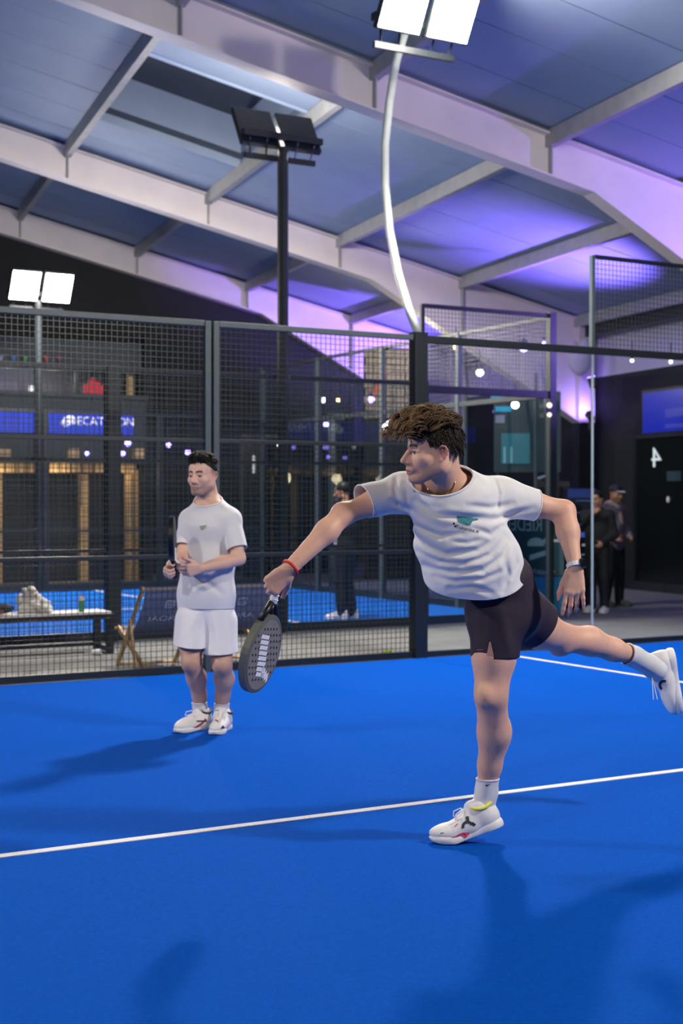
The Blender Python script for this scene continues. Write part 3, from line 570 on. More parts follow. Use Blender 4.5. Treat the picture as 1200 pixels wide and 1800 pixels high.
def nets(D, lo, h):
    S = D < 0; n = np.array(D.shape) - 1
    C = [(i, j, k) for i in (0, 1) for j in (0, 1) for k in (0, 1)]
    cnt = sum(S[c[0]:n[0] + c[0], c[1]:n[1] + c[1], c[2]:n[2] + c[2]].astype(np.int8) for c in C)
    M = (cnt > 0) & (cnt < 8); idx = np.argwhere(M); vals = [D[idx[:, 0] + c[0], idx[:, 1] + c[1], idx[:, 2] + c[2]] for c in C]
    acc = np.zeros((len(idx), 3)); num = np.zeros(len(idx))
    for a in range(8):
        for b in range(a + 1, 8):
            if sum(abs(C[a][i] - C[b][i]) for i in range(3)) != 1: continue
            va, vb = vals[a], vals[b]; m = (va < 0) != (vb < 0); t = np.where(m, va / np.where(m, va - vb, 1), 0)
            acc += np.where(m[:, None], np.array(C[a]) + t[:, None] * (np.array(C[b]) - np.array(C[a])), 0); num += m
    v = lo + (idx + acc / num[:, None]) * h
    vid = np.full(M.shape, -1, dtype=np.int64); vid[M] = np.arange(len(idx)); Fs = []
    for a in range(3):
        b, c = (a + 1) % 3, (a + 2) % 3
        s0 = [slice(None)] * 3; s1 = [slice(None)] * 3; s0[a] = slice(0, -1); s1[a] = slice(1, None)
        A, B = S[tuple(s0)], S[tuple(s1)]; e = np.argwhere(A != B)
        e = e[(e[:, b] > 0) & (e[:, c] > 0) & (e[:, b] < D.shape[b] - 1) & (e[:, c] < D.shape[c] - 1)]
        if not len(e): continue
        q = []
        for db, dc in ((1, 1), (0, 1), (0, 0), (1, 0)):
            g = e.copy(); g[:, b] -= db; g[:, c] -= dc; q.append(vid[g[:, 0], g[:, 1], g[:, 2]])
        q = np.stack(q, 1); fl = ~A[e[:, 0], e[:, 1], e[:, 2]]; q[fl] = q[fl][:, ::-1]; Fs.append(q[(q >= 0).all(1)])
    return v, np.concatenate(Fs)
def lap(v, f, w=0.5):
    acc = np.zeros_like(v); num = np.zeros(len(v))
    for i in range(4):
        for j in ((i + 1) % 4, (i + 3) % 4): np.add.at(acc, f[:, i], v[f[:, j]]); np.add.at(num, f[:, i], 1)
    num[num == 0] = 1
    return v * (1 - w) + w * acc / num[:, None]
def np_mesh(name, v, f, colors=None):
    me = bpy.data.meshes.new(name); me.from_pydata(v.tolist(), [], f.tolist()); me.update()
    me.polygons.foreach_set('use_smooth', np.ones(len(me.polygons), dtype=bool))
    if colors is not None:
        at_ = me.color_attributes.new('Col', 'FLOAT_COLOR', 'POINT'); c = np.ones((len(v), 4), dtype=np.float32); c[:, :3] = colors; at_.data.foreach_set('color', c.ravel())
    return me
def cut(me, planes):      # planes: (point, normal, centre, radius): drops what lies on the normal's side within the radius
    bm = bmesh.new(); bm.from_mesh(me)
    for p, n, c, r in planes:
        p, n, c = Vector(p), Vector(n).normalized(), Vector(c)
        fs = [f for f in bm.faces if (f.calc_center_median() - c).length < r]
        geo = set(fs)
        for f in fs: geo.update(f.edges); geo.update(f.verts)
        bmesh.ops.bisect_plane(bm, geom=list(geo), plane_co=p, plane_no=n)
        kill = [f for f in bm.faces if (f.calc_center_median() - c).length < r + .02 and (f.calc_center_median() - p).dot(n) > 0]
        bmesh.ops.delete(bm, geom=kill, context='FACES')
    # keep the largest island only
    bm.verts.ensure_lookup_table(); seen = set(); best = []
    for f0 in bm.faces:
        if f0 in seen: continue
        st, isl = [f0], []; seen.add(f0)
        while st:
            f = st.pop(); isl.append(f)
            for e in f.edges:
                for g in e.link_faces:
                    if g not in seen: seen.add(g); st.append(g)
        if len(isl) > len(best): best = isl
    bset = set(best); bmesh.ops.delete(bm, geom=[f for f in bm.faces if f not in bset], context='FACES')
    bmesh.ops.delete(bm, geom=[v for v in bm.verts if not v.link_faces], context='VERTS')
    bm.to_mesh(me); bm.free(); me.polygons.foreach_set('use_smooth', np.ones(len(me.polygons), dtype=bool)); me.update()
    return me
def garment(name, fld, h, planes, m, parent, disp=None, thick=0.004, smooth=1):
    v, f = fld.mesh(h, disp=disp, smooth=smooth); me = cut(np_mesh(name, v, f), planes); o = link(name, me, m, parent)
    md = o.modifiers.new('cloth', 'SOLIDIFY'); md.thickness = thick; md.offset = -1
    return o
def garment_multi(name, pieces, h, m, parent, thick=0.004):      # pieces cut one by one (sleeves, legs), then sewn into one mesh
    bm = bmesh.new()
    for fld, planes, disp in pieces:
        v, f = fld.mesh(h, disp=disp, smooth=1); me = cut(np_mesh(name, v, f), planes); bm.from_mesh(me); bpy.data.meshes.remove(me)
    me = bpy.data.meshes.new(name); bm.to_mesh(me); bm.free(); me.polygons.foreach_set('use_smooth', np.ones(len(me.polygons), dtype=bool)); o = link(name, me, m, parent)
    md = o.modifiers.new('cloth', 'SOLIDIFY'); md.thickness = thick; md.offset = -1
    return o
def gnoise(seed, scale, amp, stretch=(1, 1, 1), R=None):
    g = np.random.default_rng(seed); ks = g.normal(size=(10, 3)); ks = ks / np.linalg.norm(ks, axis=1)[:, None] * g.uniform(.6, 1.6, (10, 1)) * scale * np.array(stretch); ph = g.uniform(0, 6.28, 10)
    if R is not None: ks = ks @ np.asarray(R).T
    return lambda P: amp * np.sin(P @ ks.T + ph).sum(1) / 4.5
def folds(items, base=None):      # items: (a, b, radius, height): ridges (height < 0 raises) along segments on the cloth
    def f(P):
        d = base(P) if base is not None else np.zeros(len(P))
        for a, b, r, hgt in items:
            a, b = V3(a), V3(b); ab = b - a; t = np.clip((P - a) @ ab / (ab @ ab), 0, 1); q = np.linalg.norm(P - a - t[:, None] * ab, axis=1)
            d -= hgt * np.exp(-(q / r) ** 2) * np.sin(np.pi * np.clip(t, .05, .95)) ** .5
        return d
    return f
def px_folds(items, base, ymax):
    """cloth creases traced as polylines: (points in image px, width px, depth m); they run through the front of the cloth only"""
    def f(P):
        d = base(P); X = 600 + F * P[:, 0] / P[:, 1]; Z = HZ - F * (P[:, 2] - HC) / P[:, 1]; fr = np.clip((ymax - P[:, 1]) / .05, 0, 1)
        for pts, wd_, dep in items:
            best = np.full(len(P), 1e9); tt = np.zeros(len(P)); n = len(pts) - 1
            for i in range(n):
                a = np.array(pts[i], float); ab = np.array(pts[i + 1], float) - a; t = np.clip(((X - a[0]) * ab[0] + (Z - a[1]) * ab[1]) / (ab @ ab), 0, 1); q = np.hypot(X - a[0] - t * ab[0], Z - a[1] - t * ab[1]); m_ = q < best; best = np.where(m_, q, best); tt = np.where(m_, (i + t) / n, tt)
            d += dep * fr * (np.exp(-(best / wd_) ** 2) - .45 * np.exp(-((best - 1.7 * wd_) / (1.1 * wd_)) ** 2)) * np.sin(np.pi * np.clip(tt, .06, .94)) ** .6
        return d
    return f
class Head:
    """head of unit size (chin to crown 0.235 m) in its own axes: x forward, y to the person's left, z up"""
    def __init__(s, centre, fwd, up, scale=1.0):
        s.c = V3(centre); s.x = nrm(fwd); u = V3(up); s.z = nrm(u - s.x * (u @ s.x)); s.y = np.cross(s.z, s.x); s.s = scale; s.R = np.stack([s.x, s.y, s.z], 1)
    def w(s, p): return s.c + s.R @ (V3(p) * s.s)
    def loc(s, P): return (P - s.c) @ s.R / s.s
    def add(s, F_, pucker=0.0):
        S = s.s; W_ = s.w
        def E(c, r, k=.02, sub=False, R=None): F_.ell(W_(c), V3(r) * S, s.R if R is None else s.R @ R, k * S, sub)
        def Cn(a, b, ra, rb, k=.012, sub=False): F_.cone(W_(a), W_(b), ra * S, rb * S, k * S, sub)
        E((-.018, 0, .038), (.096, .076, .084)); E((.03, 0, -.022), (.060, .061, .088)); E((.044, 0, .042), (.046, .060, .046))
        for y in (-1, 1):
            Cn((-.012, y * .054, -.055), (.058, y * .022, -.100), .021, .019, .025)
            Cn((-.012, y * .057, -.01), (-.012, y * .054, -.055), .022, .021, .03)
            Cn((.084, y * .010, .021), (.064, y * .044, .020), .0105, .0085, .012)
            E((.050, y * .045, -.026), (.022, .017, .014), .035)
            E((.096, y * .032, -.001), (.017, .020, .013), .012, True)
            E((.0685, y * .031, -.003), (.0145, .0155, .0145), .003)
            Cn((.0825, y * .018, .0050), (.0735, y * .046, .0015), .0056, .0046, .005); Cn((.0800, y * .020, -.0120), (.073, y * .044, -.0105), .0042, .0040, .006)
            E((.0965, y * .0125, -.0385), (.0120, .0080, .0075), .006)
            Cn((.0855, y * .023, -.0690), (.0975, 0, -.0652), .0034, .0052, .004); Cn((.0855, y * .020, -.0735), (.0955, 0, -.0775), .0036, .0060, .004)
            Cn((.089, y * .024, -.0712), (.108, 0, -.0712), .0020, .0028, .002, True)
            # ear: rim, hollow, lobe
            ro = [(.004, .076, .004), (.002, .080, .016), (-.006, .085, .023), (-.018, .089, .020), (-.026, .090, .008), (-.026, .088, -.006), (-.019, .084, -.019), (-.010, .080, -.028), (-.004, .077, -.032)]
            for a_, b_ in zip(ro[:-1], ro[1:]): Cn((a_[0], y * a_[1], a_[2]), (b_[0], y * b_[1], b_[2]), .0046, .0046, .003)
            E((-.012, y * .0785, -.004), (.015, .0045, .024), .004); E((-.006, y * .078, -.031), (.0080, .0055, .0080), .004); E((-.006, y * .0835, -.006), (.0065, .004, .010), .003, True)
        Cn((.086, 0, .014), (.116, 0, -.030), .0078, .0092, .008); E((.1155, 0, -.0355), (.0110, .0100, .0090), .006); E((.098, 0, -.043), (.012, .008, .006), .008); Cn((.074, 0, .004), (.097, 0, -.036), .0115, .0125, .008)
        E((.078, 0, -.060), (.0165 + pucker, .026, .020), .016); E((.070, 0, -.100), (.024, .025, .019), .018)
        return s
    def colour(s, P, col, hair, stubble=0.3, lipc=None, fade=True):
        """intrinsic skin colours: brows, lips, stubble, shaved sides, eyes; plus a painted mouth shadow"""
        q = s.loc(P); x, y, z = q[:, 0], q[:, 1], q[:, 2]; ay = np.abs(y)
        near = (np.abs(x) < .13) & (ay < .1) & (z > -.13) & (z < .14)
        sm = lambda a, b, t: np.clip((t - a) / (b - a), 0, 1) ** 2 * (3 - 2 * np.clip((t - a) / (b - a), 0, 1))
        def mixc(m_, c): m_ = (m_ * near)[:, None]; col[:] = col * (1 - m_) + V3(c) * m_
        hair = V3(hair)
        zb = .0225 + .004 * np.sin(np.clip((ay - .012) / .036, 0, 1) * 3.0)
        mixc(.92 * (1 - sm(.0035, .0075, np.abs(z - zb))) * sm(.008, .012, ay) * (1 - sm(.044, .05, ay)) * (x > .05), hair * 1.1)
        lip = (1 - sm(.0075, .0105, np.abs(z + .0712))) * (1 - sm(.016, .024, ay)) * (x > .084)
        mixc(.42 * lip, lipc if lipc is not None else srgb(165, 88, 82))
        mouth_shade = (1 - sm(.0010, .0026, np.abs(z + .0712 + .002 * np.clip(ay / .02, 0, 1)))) * (1 - sm(.019, .023, ay)) * (x > .082); mixc(.75 * mouth_shade, srgb(92, 44, 40))  # shadow between the lips painted into the skin colour
        jaw = sm(-.045, -.075, z) * sm(-.03, .02, x) * (1 - lip)
        mou = (1 - sm(.008, .014, np.abs(z + .055))) * (1 - sm(.02, .03, ay)) * (x > .08) * (1 - lip)
        mixc(stubble * np.clip(jaw + mou, 0, 1), hair * 1.6 + V3((.05, .045, .045)))
        if fade: mixc(.55 * sm(-.02, .03, z) * sm(.03, .0, x) * (z < .12) * (ay > .02), hair * 1.2 + V3((.04, .035, .035)))
        # ears redder
        mixc(.40 * np.exp(-((x + .012) / .018) ** 2 - ((z + .006) / .028) ** 2) * sm(.070, .080, ay), srgb(215, 112, 92))
        for sgn in (-1, 1):
            e = np.sqrt((x - .0695) ** 2 + (y - sgn * .031) ** 2 + (z + .003) ** 2)
            ball = (1 - sm(.0152, .0162, e)) * (x > .0745) * (z < .0012) * (z > -.0078)
            mixc(.9 * ball, (.40, .38, .36)); d = np.sqrt((y - sgn * .031) ** 2 + (z + .003) ** 2); mixc(ball * (1 - sm(.0062, .0075, d)), srgb(40, 30, 25))
            mixc(.8 * (1 - sm(.0012, .003, np.abs(z - .0022))) * (np.abs(ay - .032) < .013) * (x > .07), hair)
        return col
def hand(F_, wrist, d, w, back, s=1.0, curl=(25, 30, 20), spread=1.0, thumb=(0.6, 0.75, -0.25), fingers=None, kk=.004):
    """hand: d finger direction, w towards the thumb, back = back of the hand"""
    d = nrm(d); w = nrm(V3(w) - d * (V3(w) @ d)); b = nrm(np.cross(d, w)); b = b if b @ V3(back) > 0 else -b; wr = V3(wrist)
    K = [(.031, .090, (.043, .026, .021), .0092), (.0105, .096, (.047, .030, .022), .0095), (-.0100, .091, (.043, .028, .021), .0090), (-.0285, .081, (.034, .021, .019), .0080)]
    P = lambda a, c, e=0: wr + (d * a + w * c + b * e) * s
    tips = []
    for i, (cw, cl, seg, r) in enumerate(K):
        kn = P(cl, cw); F_.cone(P(.012, cw * .62), kn, .0155 * s, .0118 * s, .014 * s)
        cu = fingers[i] if fingers else curl
        ang = 0.0; side = math.radians((cw / .03) * 5 * spread); p = kn
        for j, L in enumerate(seg):
            ang += math.radians(cu[j]); dd = nrm((d * math.cos(side) + w * math.sin(side)) * math.cos(ang) - b * math.sin(ang)); q = p + dd * L * s
            F_.cone(p, q, (r + .0012 - .0008 * j) * s, (r + .0004 - .0010 * (j + 1)) * s, kk * s if j else .007 * s); p = q
        tips.append(p)
    F_.ell(P(.05, 0, -.006), V3((.046, .034, .014)) * s, np.stack([d, w, b], 1), .012 * s)
    th = nrm(d * thumb[0] + w * thumb[1] + b * thumb[2]); p0 = P(.022, .024, -.004); p1 = p0 + th * .046 * s; th2 = nrm(th + d * .45); p2 = p1 + th2 * .034 * s; th3 = nrm(th2 + d * .2); p3 = p2 + th3 * .027 * s
    F_.cone(p0, p1, .0165 * s, .0125 * s, .012 * s); F_.cone(p1, p2, .0118 * s, .0108 * s, .005 * s); F_.cone(p2, p3, .0105 * s, .0082 * s, .005 * s)
    return tips
def body_mesh(name, F_, parts, m, parent, colour, coarse=.011):
    """one continuous skin: a coarse grid for trunk and limbs, finer grids of the same field for head and hands, welded into one mesh"""
    vs, fs, n = [], [], 0
    v, f = F_.mesh(coarse, smooth=2); ctr = v[f].mean(1); keep = np.ones(len(f), bool)
    for lo, hi, h in parts: keep &= ~((ctr > V3(lo) + h * 1.5).all(1) & (ctr < V3(hi) - h * 1.5).all(1))
    f = f[keep]; us, inv = np.unique(f, return_inverse=True); vs.append(v[us]); fs.append(inv.reshape(f.shape)); n = len(us)
    for lo, hi, h in parts:
        v, f = F_.mesh(h, lo, hi, smooth=1); vs.append(v); fs.append(f + n); n += len(v)
    v = np.concatenate(vs); f = np.concatenate(fs)
    # sew the fine pieces to the coarse one: border vertices are merged onto their nearest coarse border vertex
    E2 = np.sort(np.concatenate([f[:, [0, 1]], f[:, [1, 2]], f[:, [2, 3]], f[:, [3, 0]]]), 1); key = E2[:, 0].astype(np.int64) * len(v) + E2[:, 1]; uq, ct = np.unique(key, return_counts=True)
    bd = uq[ct == 1]; bv = np.unique(np.concatenate([bd // len(v), bd % len(v)])); n0 = len(vs[0]); bc = bv[bv < n0]; bf = bv[bv >= n0]; remap = np.arange(len(v))
    for i in bf:
        d = np.linalg.norm(v[bc] - v[i], axis=1); j = d.argmin()
        if d[j] < coarse * 2.6: remap[i] = bc[j]
    f = remap[f]; fl = [list(dict.fromkeys(q)) for q in f.tolist()]; fl = [q for q in fl if len(q) > 2]
    me = bpy.data.meshes.new(name); me.from_pydata(v.tolist(), [], fl); me.validate(); me.update(); me.polygons.foreach_set('use_smooth', np.ones(len(me.polygons), dtype=bool))
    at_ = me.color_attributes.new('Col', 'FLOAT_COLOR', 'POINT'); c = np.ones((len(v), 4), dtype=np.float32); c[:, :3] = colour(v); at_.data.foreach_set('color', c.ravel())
    bm = bmesh.new(); bm.from_mesh(me); bmesh.ops.delete(bm, geom=[q for q in bm.verts if not q.link_faces], context='VERTS'); bm.to_mesh(me); bm.free()
    return link(name, me, m, parent)
def local(parent_loc): return lambda v: v - V3(parent_loc)
def decal(name, me, bvh, m, parent, n, off=.0015, dist=.3):
    """flat print laid onto a curved surface: each vertex is dropped along n onto the surface"""
    n = Vector(n).normalized(); bm = bmesh.new(); bm.from_mesh(me); bmesh.ops.triangulate(bm, faces=bm.faces)
    bmesh.ops.subdivide_edges(bm, edges=[e for e in bm.edges if e.calc_length() > .02], cuts=2, use_grid_fill=False)
    bm.normal_update()
    for v in bm.verts:
        hit = bvh.ray_cast(v.co + n * dist * .5, -n, dist)
        if hit[0] is not None: v.co = hit[0] + n * off
    bm.to_mesh(me); bm.free(); return link(name, me, m, parent)
def bvh_of(o):
    me = o.data; return BVHTree.FromPolygons([v.co.copy() for v in me.vertices], [tuple(p.vertices) for p in me.polygons])
def poly_mesh(polys, M):
    mb = MB()
    for pl in polys: mb.add([M @ Vector((p[0], p[1], 0)) for p in pl], [tuple(range(len(pl)))])
    me = bpy.data.meshes.new('print'); me.from_pydata(mb.v, [], mb.f); return me
# ---------------------------------------------------------------- shoes (x towards the toe, y left, z up, heel at the origin)
def shoe_mats():
    mat('shoe_white', (.78, .76, .74), .55, noise=.05, nscale=60, bump=.15, bscale=500); mat('shoe_sole', (.80, .79, .76), .5, noise=.04, nscale=40)
    mat('lace_white', (.80, .79, .77), .8)
def shoe(parent, M, scale=1.0, toe_bend=0.0, xb=.21, name='shoe', mu=None, ms=None, h=.0042, lining=None, laces=True, loops=True):
    shoe_mats(); mu = mu or MATS['shoe_white']; ms = ms or MATS['shoe_sole']
    M = M @ Matrix.Scale(scale, 4)
    def xf(v):
        v = v.copy(); v[:, 2] += np.where(v[:, 0] > xb, (v[:, 0] - xb) * toe_bend, 0); A = np.array(M); return v @ A[:3, :3].T + A[:3, 3]
    U = Field(); U.cone((.085, 0, .09), (.105, 0, .118), .026, .020, .02); U.ell((.232, .004, .036), (.066, .046, .036), k=.03); U.ell((.165, .002, .045), (.09, .046, .046), k=.03); U.ell((.10, 0, .055), (.07, .040, .055), k=.03); U.ell((.042, 0, .052), (.046, .038, .056), k=.03)
    U.cone((.052, 0, .06), (.062, 0, .104), .036, .036, .03); U.cone((.10, 0, .088), (.15, .001, .074), .026, .022, .02)
    U.cone((.02, 0, .09), (.014, 0, .112), .016, .010, .015)
    v, f = U.mesh(h, smooth=2); v[:, 2] = np.maximum(v[:, 2], .016); v = v[:]
    root = link(name, np_mesh(name, xf(v), f), mu, parent)
    S = Field(); S.ell((.042, 0, .014), (.050, .043, .040), k=.02); S.ell((.12, 0, .014), (.10, .040, .04), k=.03); S.ell((.225, .004, .014), (.078, .053, .040), k=.03)
    v, f = S.mesh(h, smooth=1); top = .030 + .012 * np.exp(-((v[:, 0] - .02) / .05) ** 2) + .006 * np.exp(-((v[:, 0] - .30) / .04) ** 2); v[:, 2] = np.clip(v[:, 2], 0, top)
    v[:, 2] += np.where(v[:, 0] > .25, (v[:, 0] - .25) ** 2 * 3.0, 0) * (v[:, 2] < .02)
    link('sole', np_mesh('sole', xf(v), f), ms, root)
    def place(mb, nm, m):
        me = mb.mesh(nm); co = np.array([vv.co[:] for vv in me.vertices]); co = xf(co)
        for i, vv in enumerate(me.vertices): vv.co = co[i]
        me.polygons.foreach_set('use_smooth', np.ones(len(me.polygons), dtype=bool)); return link(nm, me, m, root)
    if lining is not None:
        pts = [(.058 + .050 * math.cos(a), .046 * math.sin(a), .100 + .016 * math.cos(a) ** 2) for a in [2 * math.pi * i / 20 for i in range(21)]]
        place(MB().tube(pts, .0075, 6), 'collar_lining', lining)
    if laces:
        for i in range(5):
            x = .128 + i * .021; zc = .094 - i * .0085
            place(MB().tube([(x, -.030, zc - .014), (x + .006, -.014, zc - .001), (x + .004, 0, zc + .003), (x + .006, .014, zc - .001), (x, .030, zc - .014)], .0032, 5), 'lace', MATS['lace_white'])
        if loops:
            for sy in (-1, 1):
                place(MB().tube([(.122, 0, .100), (.140, sy * .020, .118), (.170, sy * .036, .112), (.178, sy * .040, .092), (.158, sy * .032, .090), (.130, sy * .010, .100)], .0027, 5), 'lace_loop', MATS['lace_white'])
    return root, M
# ================================================================ people
N = lambda px, py, Y: V3(at(px, py, Y))
m_skin = mat('skin', srgb(205, 150, 122), .5, attr='Col', noise=.06, nscale=30, bump=.12, bscale=220, sss=.12, spec=.35)
m_hair = mat('hair', (.03, .02, .015), .55, attr='Col', spec=.4)
m_tee = mat('white_cotton', (.74, .73, .74), .85, noise=.025, nscale=40, bump=.25, bscale=420)
m_sock = mat('white_sock_knit', (.80, .79, .79), .9, noise=.03, nscale=60, bump=.5, bscale=700)
def cam_hit(bvh, px, py):
    o = Vector((0, 0, HC)); d = (at(px, py, 1.0) - o).normalized(); h = bvh.ray_cast(o, d); return h[0], h[1]
def plane3(a, b, c, toward):
    n = np.cross(b - a, c - a); n = n / np.linalg.norm(n); return n if n @ V3(toward) > 0 else -n
def hair_cap(hd, name, parent, col, blobs, planes, disp=None, h=.005):
    f = Field()
    for c, r in blobs: f.ell(hd.w(c), V3(r) * hd.s, hd.R, .02)
    v, fc = f.mesh(h, disp=disp, smooth=1); q = hd.loc(v); g = np.random.default_rng(3)
    c = np.tile(V3(col), (len(v), 1)) * (1 + .35 * np.sin(q[:, 1:2] * 700 + q[:, 0:1] * 120 + 3 * np.sin(q[:, 2:3] * 90)))
    me = np_mesh(name, v, fc, c)
    cut(me, [(hd.w(p), hd.R @ V3(n), hd.c, .4) for p, n in planes])
    return link(name, me, m_hair, parent)
def hair_locks(hd, parent, n, seed, root, flow, r0, col0, col1, name='hair_lock', per=7, spread=.007):
    """n clumps of `per` strands each; a strand is a fine tapered tube along a smooth path"""
    g = np.random.default_rng(seed); A = []; tone = []
    for i in range(n):
        rt = root(g); p = np.array(flow(g, rt)); m_ = len(p)
        # smooth resampling to 8 points
        t = np.linspace(0, m_ - 1, 8); k = np.clip(t.astype(int), 0, m_ - 2); u = (t - k)[:, None]; p0, p1, p2, p3 = p[np.maximum(k - 1, 0)], p[k], p[k + 1], p[np.minimum(k + 2, m_ - 1)]
        q = .5 * (2 * p1 + (p2 - p0) * u + (2 * p0 - 5 * p1 + 4 * p2 - p3) * u ** 2 + (3 * p1 - p0 - 3 * p2 + p3) * u ** 3); tn = g.uniform(.6, 1.2)
        for j in range(per):
            w = np.linspace(1, .35, 8)[:, None]; A.append(q + g.normal(size=3) * spread * w + g.normal(size=3) * .004 * (1 - w)); tone.append(tn * g.uniform(.7, 1.25))
    A = np.array(A); tone = np.array(tone); T_ = np.gradient(A, axis=1); T_ /= np.linalg.norm(T_, axis=2, keepdims=True) + 1e-9
    a = np.cross(T_, (.13, 1, .21)); a /= np.linalg.norm(a, axis=2, keepdims=True) + 1e-9; b = np.cross(T_, a); u = np.linspace(0, 1, 8); rr = (r0 * (1 - u) ** .5 + .0003)[None, :, None]
    rings = np.stack([A + (a * math.cos(2.0944 * s_) + b * math.sin(2.0944 * s_)) * rr for s_ in range(3)], 2)      # strand, point, side
    V_ = rings.reshape(-1, 3); V_ = hd.c + (V_ * hd.s) @ hd.R.T
    C_ = ((V3(col0)[None, None] * (1 - u[None, :, None] ** 1.3) + V3(col1)[None, None] * u[None, :, None] ** 1.3) * tone[:, None, None]).repeat(3, 1).reshape(-1, 3)
    ns = len(A); base = (np.arange(ns) * 24)[:, None, None]; j = np.arange(7)[None, :, None] * 3; s_ = np.arange(3)[None, None]; s2 = (s_ + 1) % 3
    Fq = np.stack([base + j + s_, base + j + s2, base + j + 3 + s2, base + j + 3 + s_], -1).reshape(-1, 4)
    o = link(name, np_mesh(name, V_, Fq, C_), m_hair, parent); o['kind'] = 'stuff'; return o
# ---------------------------------------------------------------- hitting player
pA = world_root('person', at(800, 1487, 6.18) * 1.0, 'player in white tee and dark shorts lunging on one leg mid-swing', 'person'); pA.location.z = 0.012
hipL, kneeL, calfL, lowL, ankL = N(874, 1090, 6.08), N(863, 1222, 6.05), N(868, 1288, 6.13), N(861, 1345, 6.18), N(854, 1396, 6.21)
hipR, thR, kneeR, calfR, lowR, ankR = N(916, 1088, 6.22), N(950, 1106, 6.34), N(990, 1122, 6.47), N(1036, 1127, 6.56), N(1078, 1142, 6.63), N(1112, 1153, 6.69)
shR, elR, fmR, wrR = N(706, 866, 6.02), N(603, 904, 5.88), N(574, 934, 5.83), N(509, 999, 5.74)
shL, elL, fmL, wrL = N(878, 874, 6.07), N(991, 899, 6.12), N(998, 934, 6.08), N(1010, 994, 6.01)
T = [N(887, 1075, 6.13), N(850, 1000, 6.08), N(803, 915, 6.0), N(787, 868, 5.98)]; WA = shL - shR
hA = Head(N(759, 794, 5.84), (-.95, -.30, -.02), (.03, -.05, 1), 1.085)
B = Field()
for i, (ra, rb) in enumerate((((.145, .105), (.125, .085)), ((.125, .085), (.140, .085)), ((.140, .085), (.115, .065)))): B.ecap(T[i], T[i + 1], WA, ra, rb, .05)
nb = N(781, 853, 5.97)
B.cone(hA.w((-.040, 0, -.050)), nb, .054, .064, .020); B.cone(hA.w((-.055, 0, .0)), nb + V3((.02, .04, 0)), .048, .06, .025)
B.cone(nb, shR, .055, .05, .05); B.cone(nb, shL, .055, .05, .05)
B.cone(nb + V3((-.02, -.07, .0)), hA.w((-.03, .05, -.04)), .016, .018, .02)
hA.add(B, .004)
B.chain([shR, (shR + elR) / 2 + V3((0, -.01, 0)), elR], [.056, .050, .043], .03).chain([elR, fmR, wrR], [.044, .046, .031], .03); B.ball(elR + V3((-.012, .01, .014)), .033, .02)
B.chain([shL, (shL + elL) / 2, elL], [.060, .054, .046], .03).chain([elL, fmL, wrL], [.046, .047, .030], .03); B.ball(elL + V3((.012, .02, .008)), .034, .02)
B.chain([hipL, N(868, 1155, 6.06), kneeL], [.105, .091, .069], .03).chain([kneeL, calfL, lowL, ankL], [.066, .069, .050, .042], .03); B.ell(N(853, 1224, 5.99), (.036, .03, .045), k=.03); B.ell(N(878, 1283, 6.18), (.04, .05, .09), k=.05)
B.chain([hipR, thR, kneeR], [.100, .088, .066], .03).chain([kneeR, calfR, lowR, ankR], [.062, .066, .052, .040], .03); B.ball(N(982, 1137, 6.45), .045, .03)
wd = nrm(ankR - lowR); B.cone(ankR, N(1150, 1176, 6.72), .042, .045, .02); B.cone(ankL, N(846, 1425, 6.2), .043, .045, .02)
# hands
hL = 1.10; hand(B, wrL + V3((0, -.005, -.012)), (-.03, -.12, -1), (-1, 0, .0), (0, -1, 0), hL, spread=1.7, thumb=(.85, .42, -.35), fingers=((6, 8, 6), (16, 20, 12), (20, 24, 16), (6, 14, 10)))
dR = nrm((-.72, .0, -.68)); wRv = V3((.66, .0, -.75)); G = wrR + dR * .062 + V3((0, .030, 0)); AX = nrm((-.24, .03, -.97))
hand(B, wrR + dR * .008, dR, wRv, (0, -1, 0), 1.08, fingers=((62, 85, 55), (66, 88, 55), (68, 88, 55), (70, 88, 55)), thumb=(.55, .45, -.75), spread=.3)
def colA(P):
    g = gnoise(5, 25, .04); base = np.tile(V3(srgb(220, 172, 148)), (len(P), 1)) * (1 + g(P))[:, None]
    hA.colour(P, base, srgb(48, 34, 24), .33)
    # knees and elbows a little redder
    for c in (kneeL, kneeR, elL, elR):
        w_ = np.exp(-(np.linalg.norm(P - c, axis=1) / .07) ** 2)[:, None] * .25; base[:] = base * (1 - w_) + V3(srgb(198, 122, 100)) * w_
    return base
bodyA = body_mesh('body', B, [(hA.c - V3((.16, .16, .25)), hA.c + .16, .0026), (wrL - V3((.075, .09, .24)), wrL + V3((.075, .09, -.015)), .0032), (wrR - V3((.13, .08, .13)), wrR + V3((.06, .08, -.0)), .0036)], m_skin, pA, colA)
bvA = bvh_of(bodyA)
